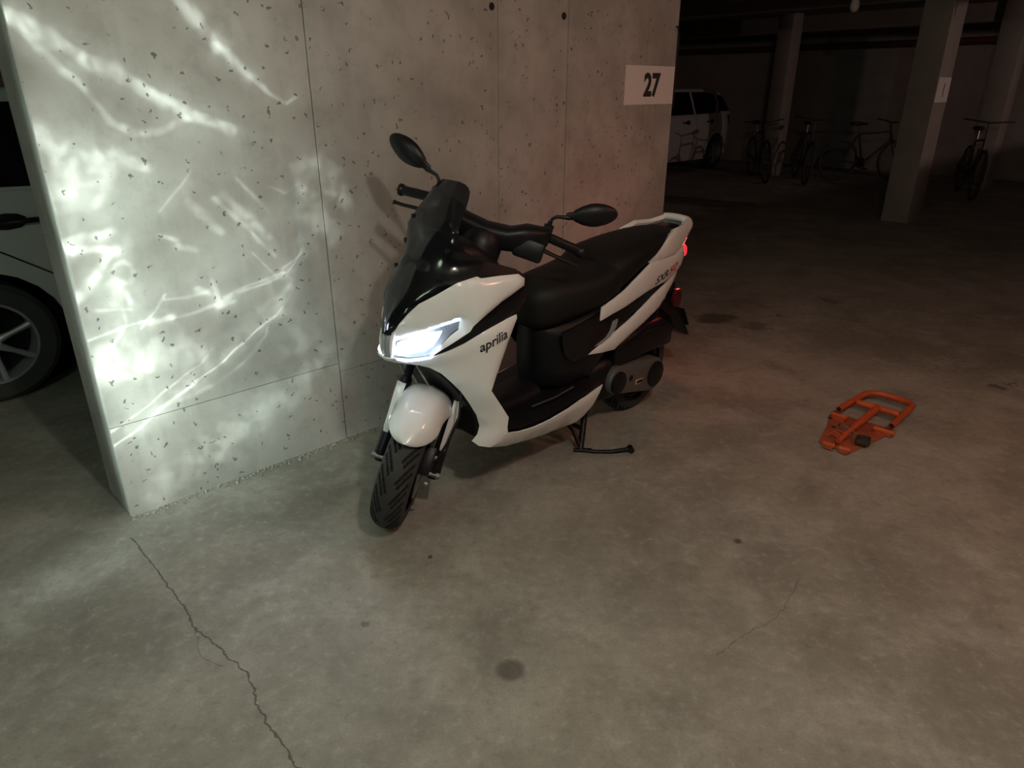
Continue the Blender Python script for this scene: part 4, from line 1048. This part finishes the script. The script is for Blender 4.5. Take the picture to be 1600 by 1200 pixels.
m = M(); m.tube([(-0.020, 0.030, 0.032), (-0.020, 0.075, 0.046), (-0.018, 0.105, 0.054), (-0.008, 0.118, 0.056), (0.008, 0.118, 0.056), (0.018, 0.105, 0.054), (0.020, 0.075, 0.046), (0.020, 0.030, 0.032)], 0.0038, 8)
m.V = [Matrix.Rotation(R(62), 3, 'Z') @ (v - Vector((0, 0.03, 0))) + Vector((-0.028, 0.02, 0)) for v in m.V]; m.build('shackle', STEEL, PAD)
m = M(); m.box((0, 0, 0.0425), (0.030, 0.036, 0.001)); m.build('lock_face', STEEL, PAD)

# ------------------------------------------------------------------ cars
def make_car(name, label, loc, rz, paint, L=3.95, WB=2.50, W=1.70, H=1.46, rear=0.72, spokes=7, tw=0.305, rimr=0.205):
    """hatchback; x forward from the rear axle, y to its left, wheels on z = 0"""
    r = empty(name, loc, (0, 0, rz)); tag(r, label, 'car', 'parked cars')
    hw = W / 2
    # lower body, drawn as side outline with wheel arches, domed to the sides
    x0, x1 = -rear, L - rear
    def arch(cx, n=12, ra=tw + 0.055):
        return [(cx + ra * math.cos(R(180 - 180 * k / n)), 0.30 + ra * math.sin(R(180 - 180 * k / n))) for k in range(n + 1)]
    outl = [(x0 + 0.04, 0.30), (x0 - 0.0, 0.52), (x0 + 0.02, 0.78), (x0 + 0.10, 1.00), (x0 + 0.5, 1.02), (1.2, 0.98), (2.0, 0.95), (2.45, 0.92), (x1 - 0.35, 0.80), (x1 - 0.10, 0.70), (x1, 0.52), (x1 - 0.04, 0.26)]
    bot = [(WB + 0.36, 0.24)] + list(reversed(arch(WB))) + [(WB - 0.36, 0.20), (0.36, 0.20)] + list(reversed(arch(0))) + [(-0.36, 0.26)]
    # fan of rows: build from a grid so that the flank can be curved
    poly = outl + bot
    m = M()
    def flank(z):
        return hw * (0.965 + 0.035 * math.cos((z - 0.55) / 0.5)) - (0.05 * max(0, z - 0.85) / 0.2) - 0.03 * max(0, (0.35 - z) / 0.2)
    def taper(x):
        return 1.0 - 0.16 * max(0, (x0 + 0.45 - x) / 0.45) ** 2 - 0.20 * max(0, (x - x1 + 0.7) / 0.7) ** 2
    sh = [(x, flank(z) * taper(x), z) for x, z in poly]
    pan = shell(sh, axis=1, bulge=0.0, thick=0.02, step=0.09)
    pan.V = [Vector((v.x, max(0.0, min(v.y, 1e9)), v.z)) for v in pan.V]
    k = len(pan.top[0])
    for i, v in enumerate(pan.V):
        pan.V[i] = Vector((v.x, flank(v.z) * taper(v.x) - (0.02 if i >= k else 0), v.z))
    pan.build('side_panel', paint, r, angle=50); flip(pan).build('side_panel', paint, r, angle=50)
    m = M(); ol = [(x, z) for x, z in outl]
    V = []; 
    for x, z in ol: V += [(x, flank(z) * taper(x) - 0.004, z), (x, -flank(z) * taper(x) + 0.004, z)]
    m.add(V, [(2 * i, 2 * i + 1, 2 * i + 3, 2 * i + 2) for i in range(len(ol) - 1)]); m.build('body_shell', paint, r, angle=30)
    m = M(); m.box(((x0 + x1) / 2, 0, 0.33), (L - 0.5, W - 0.34, 0.22)); m.build('underbody', BLACK, r)
    # cabin
    cab = [(x0 + 0.06, 1.00), (x0 + 0.20, 1.26), (x0 + 0.34, H - 0.05), (x0 + 0.75, H), (1.35, H - 0.005), (1.75, H - 0.09), (2.42, 0.93)]
    hwz = lambda z: hw - 0.045 - 0.20 * max(0, (z - 0.95)) / 0.5
    V = []
    for x, z in cab: V += [(x, hwz(z), z), (x, -hwz(z), z)]
    F = [(2 * i, 2 * i + 1, 2 * i + 3, 2 * i + 2) for i in range(len(cab) - 1)] + [tuple(2 * i for i in range(len(cab))), tuple(2 * i + 1 for i in reversed(range(len(cab))))]
    m = M(); m.add(V, F); cabo = m.build('cabin', paint, r, bevel=0.03, angle=50)
    def win(poly, nm='side_window'):
        for sd in (1, -1):
            mm = M(); n = len(poly); a = [(x, sd * (hwz(z) + 0.004), z) for x, z in poly]; b = [(x, sd * (hwz(z) - 0.012), z) for x, z in poly]
            mm.add(a + b, [tuple(range(n)), tuple(reversed(range(n, 2 * n)))] + [(i, i + n, (i + 1) % n + n, (i + 1) % n) for i in range(n)]); mm.build(nm, GLASSD, cabo, smooth=False)
    win([(0.03, 1.03), (-0.10, 1.22), (-0.06, H - 0.10), (0.30, H - 0.065), (0.70, H - 0.06), (0.70, 1.01)])
    win([(0.78, 1.01), (0.78, H - 0.06), (1.30, H - 0.065), (1.62, H - 0.13), (2.15, 1.0)])
    win([(-0.50, 1.05), (-0.42, 1.22), (-0.33, H - 0.12), (-0.15, H - 0.12), (-0.19, 1.22), (-0.12, 1.05)], 'quarter_window')
    V = [(x0 + 0.095, y, z) for y, z in ((-0.58, 1.04), (0.58, 1.04))] + [(x0 + 0.30, y, H - 0.12) for y in (0.50, -0.50)]
    m = M(); m.add([(x - 0.016, y, z + 0.01) for x, y, z in V] + [(x + 0.02, y, z) for x, y, z in V], [(0, 1, 2, 3), (7, 6, 5, 4), (0, 4, 5, 1), (1, 5, 6, 2), (2, 6, 7, 3), (3, 7, 4, 0)]); m.build('rear_window', GLASSD, cabo)
    # door gaps, handles, mirrors, lamps
    for sd in (1, -1):
        for pts in (((0.43, 0.30), (0.42, 0.44), (0.34, 0.60), (0.17, 0.72), (0.05, 0.80), (0.00, 1.00)), ((0.75, 0.25), (0.73, 0.6), (0.75, 1.0)), ((1.86, 0.25), (1.90, 0.6), (1.92, 0.95))):
            mm = M(); pp = []
            for (a, b), (c, d) in zip(pts, pts[1:]): pp += [(a + (c - a) * t / 4, b + (d - b) * t / 4) for t in range(4)]
            pp.append(pts[-1]); mm.tube([(x, sd * (flank(z) * taper(x) + 0.0005), z) for x, z in pp], 0.004, 6); mm.build('door_gap', BLACK, r)
        for hx in (0.20, 1.02):
            mm = M(); y = flank(0.875) * taper(hx); mm.tube([(hx - 0.02, sd * (y + 0.004), 0.868), (hx + 0.01, sd * (y + 0.030), 0.872), (hx + 0.16, sd * (y + 0.034), 0.875), (hx + 0.20, sd * (y + 0.004), 0.876)], [0.012, 0.013, 0.012, 0.010], 10)
            mm.sect([(hx - 0.06, 0.845, 0.895, 0.002), (hx - 0.04, 0.832, 0.906, 0.006), (hx + 0.0, 0.828, 0.912, 0.007), (hx + 0.05, 0.834, 0.906, 0.006), (hx + 0.08, 0.85, 0.89, 0.002)], n=16)
            nv = 5 * 16
            for i in range(len(mm.V) - nv, len(mm.V)): v = mm.V[i]; mm.V[i] = Vector((v.x, sd * (y + 0.0) + v.y, v.z))
            mm.build('door_handle', BLACK, r)
        mm = M(); mm.sect([(1.98, 0.98, 1.06, 0.05), (1.95, 0.96, 1.10, 0.09), (1.88, 0.96, 1.10, 0.09), (1.86, 0.98, 1.08, 0.07)], n=16, e=3); mm.V = [v + Vector((0, sd * (hw + 0.06), 0)) for v in mm.V]; mm.build('door_mirror', paint, r)
        mm = M(); mm.sect([(x0 + 0.02, 0.74, 0.98, 0.03), (x0 + 0.10, 0.72, 1.00, 0.05), (x0 + 0.20, 0.78, 0.97, 0.02)], n=14, e=3); mm.V = [v + Vector((0, sd * (hw - 0.14), 0)) for v in mm.V]; mm.build('tail_light', REDR, r)
        mm = M(); mm.sect([(x1 - 0.45, 0.66, 0.76, 0.02), (x1 - 0.30, 0.62, 0.76, 0.05), (x1 - 0.14, 0.60, 0.70, 0.05)], n=14, e=3); mm.V = [v + Vector((0, sd * (hw - 0.20), 0)) for v in mm.V]; mm.build('head_light', SILV, r)
    m = M(); m.box((x0 - 0.005, 0, 0.42), (0.06, W - 0.40, 0.20)); m.build('rear_bumper', paint, r, bevel=0.02)
    for cx in (0, WB):
        for sd in (1, -1):
            mm = M(); c = (cx, 0, tw); y0 = sd * (hw - 0.20); y1 = sd * (hw - 0.015); ym = (y0 + y1) / 2
            mm.lathe([(rimr, y0), (tw - 0.03, y0), (tw - 0.005, y0 + sd * 0.02), (tw, ym), (tw - 0.005, y1 - sd * 0.02), (tw - 0.03, y1), (rimr, y1), (rimr - 0.005, ym), (rimr, y0)], c, 40, caps=False)
            wo = mm.build('car_wheel', RUB, r)
            mm = M(); mm.lathe([(rimr + 0.004, y1 - sd * 0.004), (rimr - 0.012, y1 - sd * 0.002), (rimr - 0.016, y1 - sd * 0.03), (rimr - 0.016, y0 + sd * 0.04)], c, 40, caps=False)
            for k in range(spokes):
                A = 2 * math.pi * k / spokes + 0.35; d = Vector((math.cos(A), 0, math.sin(A))); p = Vector((cx, y1 - sd * 0.022, tw))
                mm.tube([p + d * 0.02, p + d * 0.10, p + d * (rimr - 0.012)], [0.022, 0.013, 0.017], 8, up=(0, 1, 0))
            mm.lathe([(0.0, y1 - sd * 0.008), (0.045, y1 - sd * 0.010), (0.05, y1 - sd * 0.04), (0.0, y1 - sd * 0.05)], c, 24)
            mm.build('alloy_rim', SILV, wo)
            mm = M(); mm.lathe([(0.0, y0 + sd * 0.05), (rimr - 0.02, y0 + sd * 0.05), (rimr - 0.02, y0 + sd * 0.06), (0.0, y0 + sd * 0.06)], c, 24); mm.build('brake_drum', BLACK, wo)
    return r
# light car in the bay behind the wall: its right flank faces the scooter, its nose points along the wall
CL = W0 + EW * (-0.105) - NW * (1.50 + 0.85)
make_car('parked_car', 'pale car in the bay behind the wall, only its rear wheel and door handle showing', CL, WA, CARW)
# white hatchback far back, nose towards us behind the wall end
CF = Vector((4.0, 14.45, 0)) - NW * 0.83
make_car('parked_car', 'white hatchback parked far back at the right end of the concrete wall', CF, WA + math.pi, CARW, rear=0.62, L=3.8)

# ------------------------------------------------------------------ bicycles
def bicycle(label, pos, rz, lean, s=1.0, hb=0.0):
    r = empty('bicycle', pos, (lean, 0, rz)); tag(r, label, 'bicycle', 'bicycles along the far wall'); r.scale = (s, s, s)
    Rw = 0.34
    for nm, cx in (('front_wheel', 1.03), ('rear_wheel', 0.0)):
        m = M(); n = 36
        ring = [Vector((cx + (Rw - 0.022) * math.cos(2 * math.pi * k / n), 0, Rw + (Rw - 0.022) * math.sin(2 * math.pi * k / n))) for k in range(n + 1)]
        m.tube(ring, 0.022, 8, caps=False); w = m.build(nm, RUB, r)
        m = M()
        for k in range(18):
            A = 2 * math.pi * k / 18; m.tube([(cx, 0.02 * (-1) ** k, Rw), (cx + (Rw - 0.04) * math.cos(A), 0, Rw + (Rw - 0.04) * math.sin(A))], 0.0018, 4)
        m.tube([(cx, -0.04, Rw), (cx, 0.04, Rw)], 0.02, 8); m.build('spokes', STEEL, w)
    BB = (0.43, 0, 0.29); ST = (0.28, 0, 0.76); HT = (0.82, 0, 0.80); HB_ = (0.86, 0, 0.67)
    m = M()
    for a, b, q in ((BB, ST, 0.016), (ST, HT, 0.016), (BB, HB_, 0.018), (HT, HB_, 0.019)): m.tube([a, b], q, 8)
    for sd in (-1, 1): m.tube([(0, sd * 0.06, Rw), (0.12, sd * 0.05, 0.32), BB], 0.009, 6); m.tube([(0, sd * 0.06, Rw), (0.2, sd * 0.03, 0.62), ST], 0.008, 6)
    m.build('frame', BIKE, r)
    m = M()
    for sd in (-1, 1): m.tube([(0.865, sd * 0.05, 0.66), (0.93, sd * 0.055, 0.55), (1.03, sd * 0.055, Rw)], 0.012, 8)
    m.tube([(0.865, -0.06, 0.665), (0.865, 0.06, 0.665)], 0.014, 8); m.build('fork', BIKE, r)
    m = M(); m.tube([ST, (0.25, 0, 0.90)], 0.012, 8); sp = m.build('seat_post', STEEL, r)
    m = M(); m.sect([(0.12, 0.90, 0.95, 0.07), (0.20, 0.89, 0.955, 0.075), (0.30, 0.90, 0.945, 0.035), (0.39, 0.905, 0.935, 0.018)], n=14); m.build('saddle', BLACK, sp)
    m = M(); m.tube([HT, (0.79, 0, 0.93 + hb)], 0.013, 8); m.tube([(0.72, -0.31, 0.97 + hb), (0.77, -0.18, 0.96 + hb), (0.80, 0, 0.94 + hb), (0.77, 0.18, 0.96 + hb), (0.72, 0.31, 0.97 + hb)], 0.011, 8); m.build('handlebar', BIKE, r)
    m = M(); m.lathe([(0.085, 0.05), (0.085, 0.055), (0.06, 0.055), (0.06, 0.05)], (BB[0], 0, BB[2]), 24)
    for sd in (-1, 1): m.tube([(BB[0], sd * 0.05, BB[2]), (BB[0] + sd * 0.13, sd * 0.07, BB[2] - sd * 0.11)], 0.009, 6); m.box((BB[0] + sd * 0.13, sd * 0.11, BB[2] - sd * 0.11), (0.09, 0.07, 0.02))
    m.build('crankset', BLACK, r)
    return r
bicycle('leftmost bicycle by the far wall, right of the white hatchback', Vector((4.30, 13.0, 0)), R(-95), R(4))
bicycle('second bicycle from the white hatchback, in front of the slim far pillar', Vector((4.98, 12.75, 0)), R(-102), R(-4), hb=0.05)
bicycle('bicycle seen sideways between the slim pillar and the nearest pillar', Vector((5.50, 12.30, 0)), R(4), R(3))
bicycle('rightmost bicycle, between the nearest pillar and the pillar at the photo edge', Vector((6.85, 11.0, 0)), R(-112), R(-3), hb=0.08)
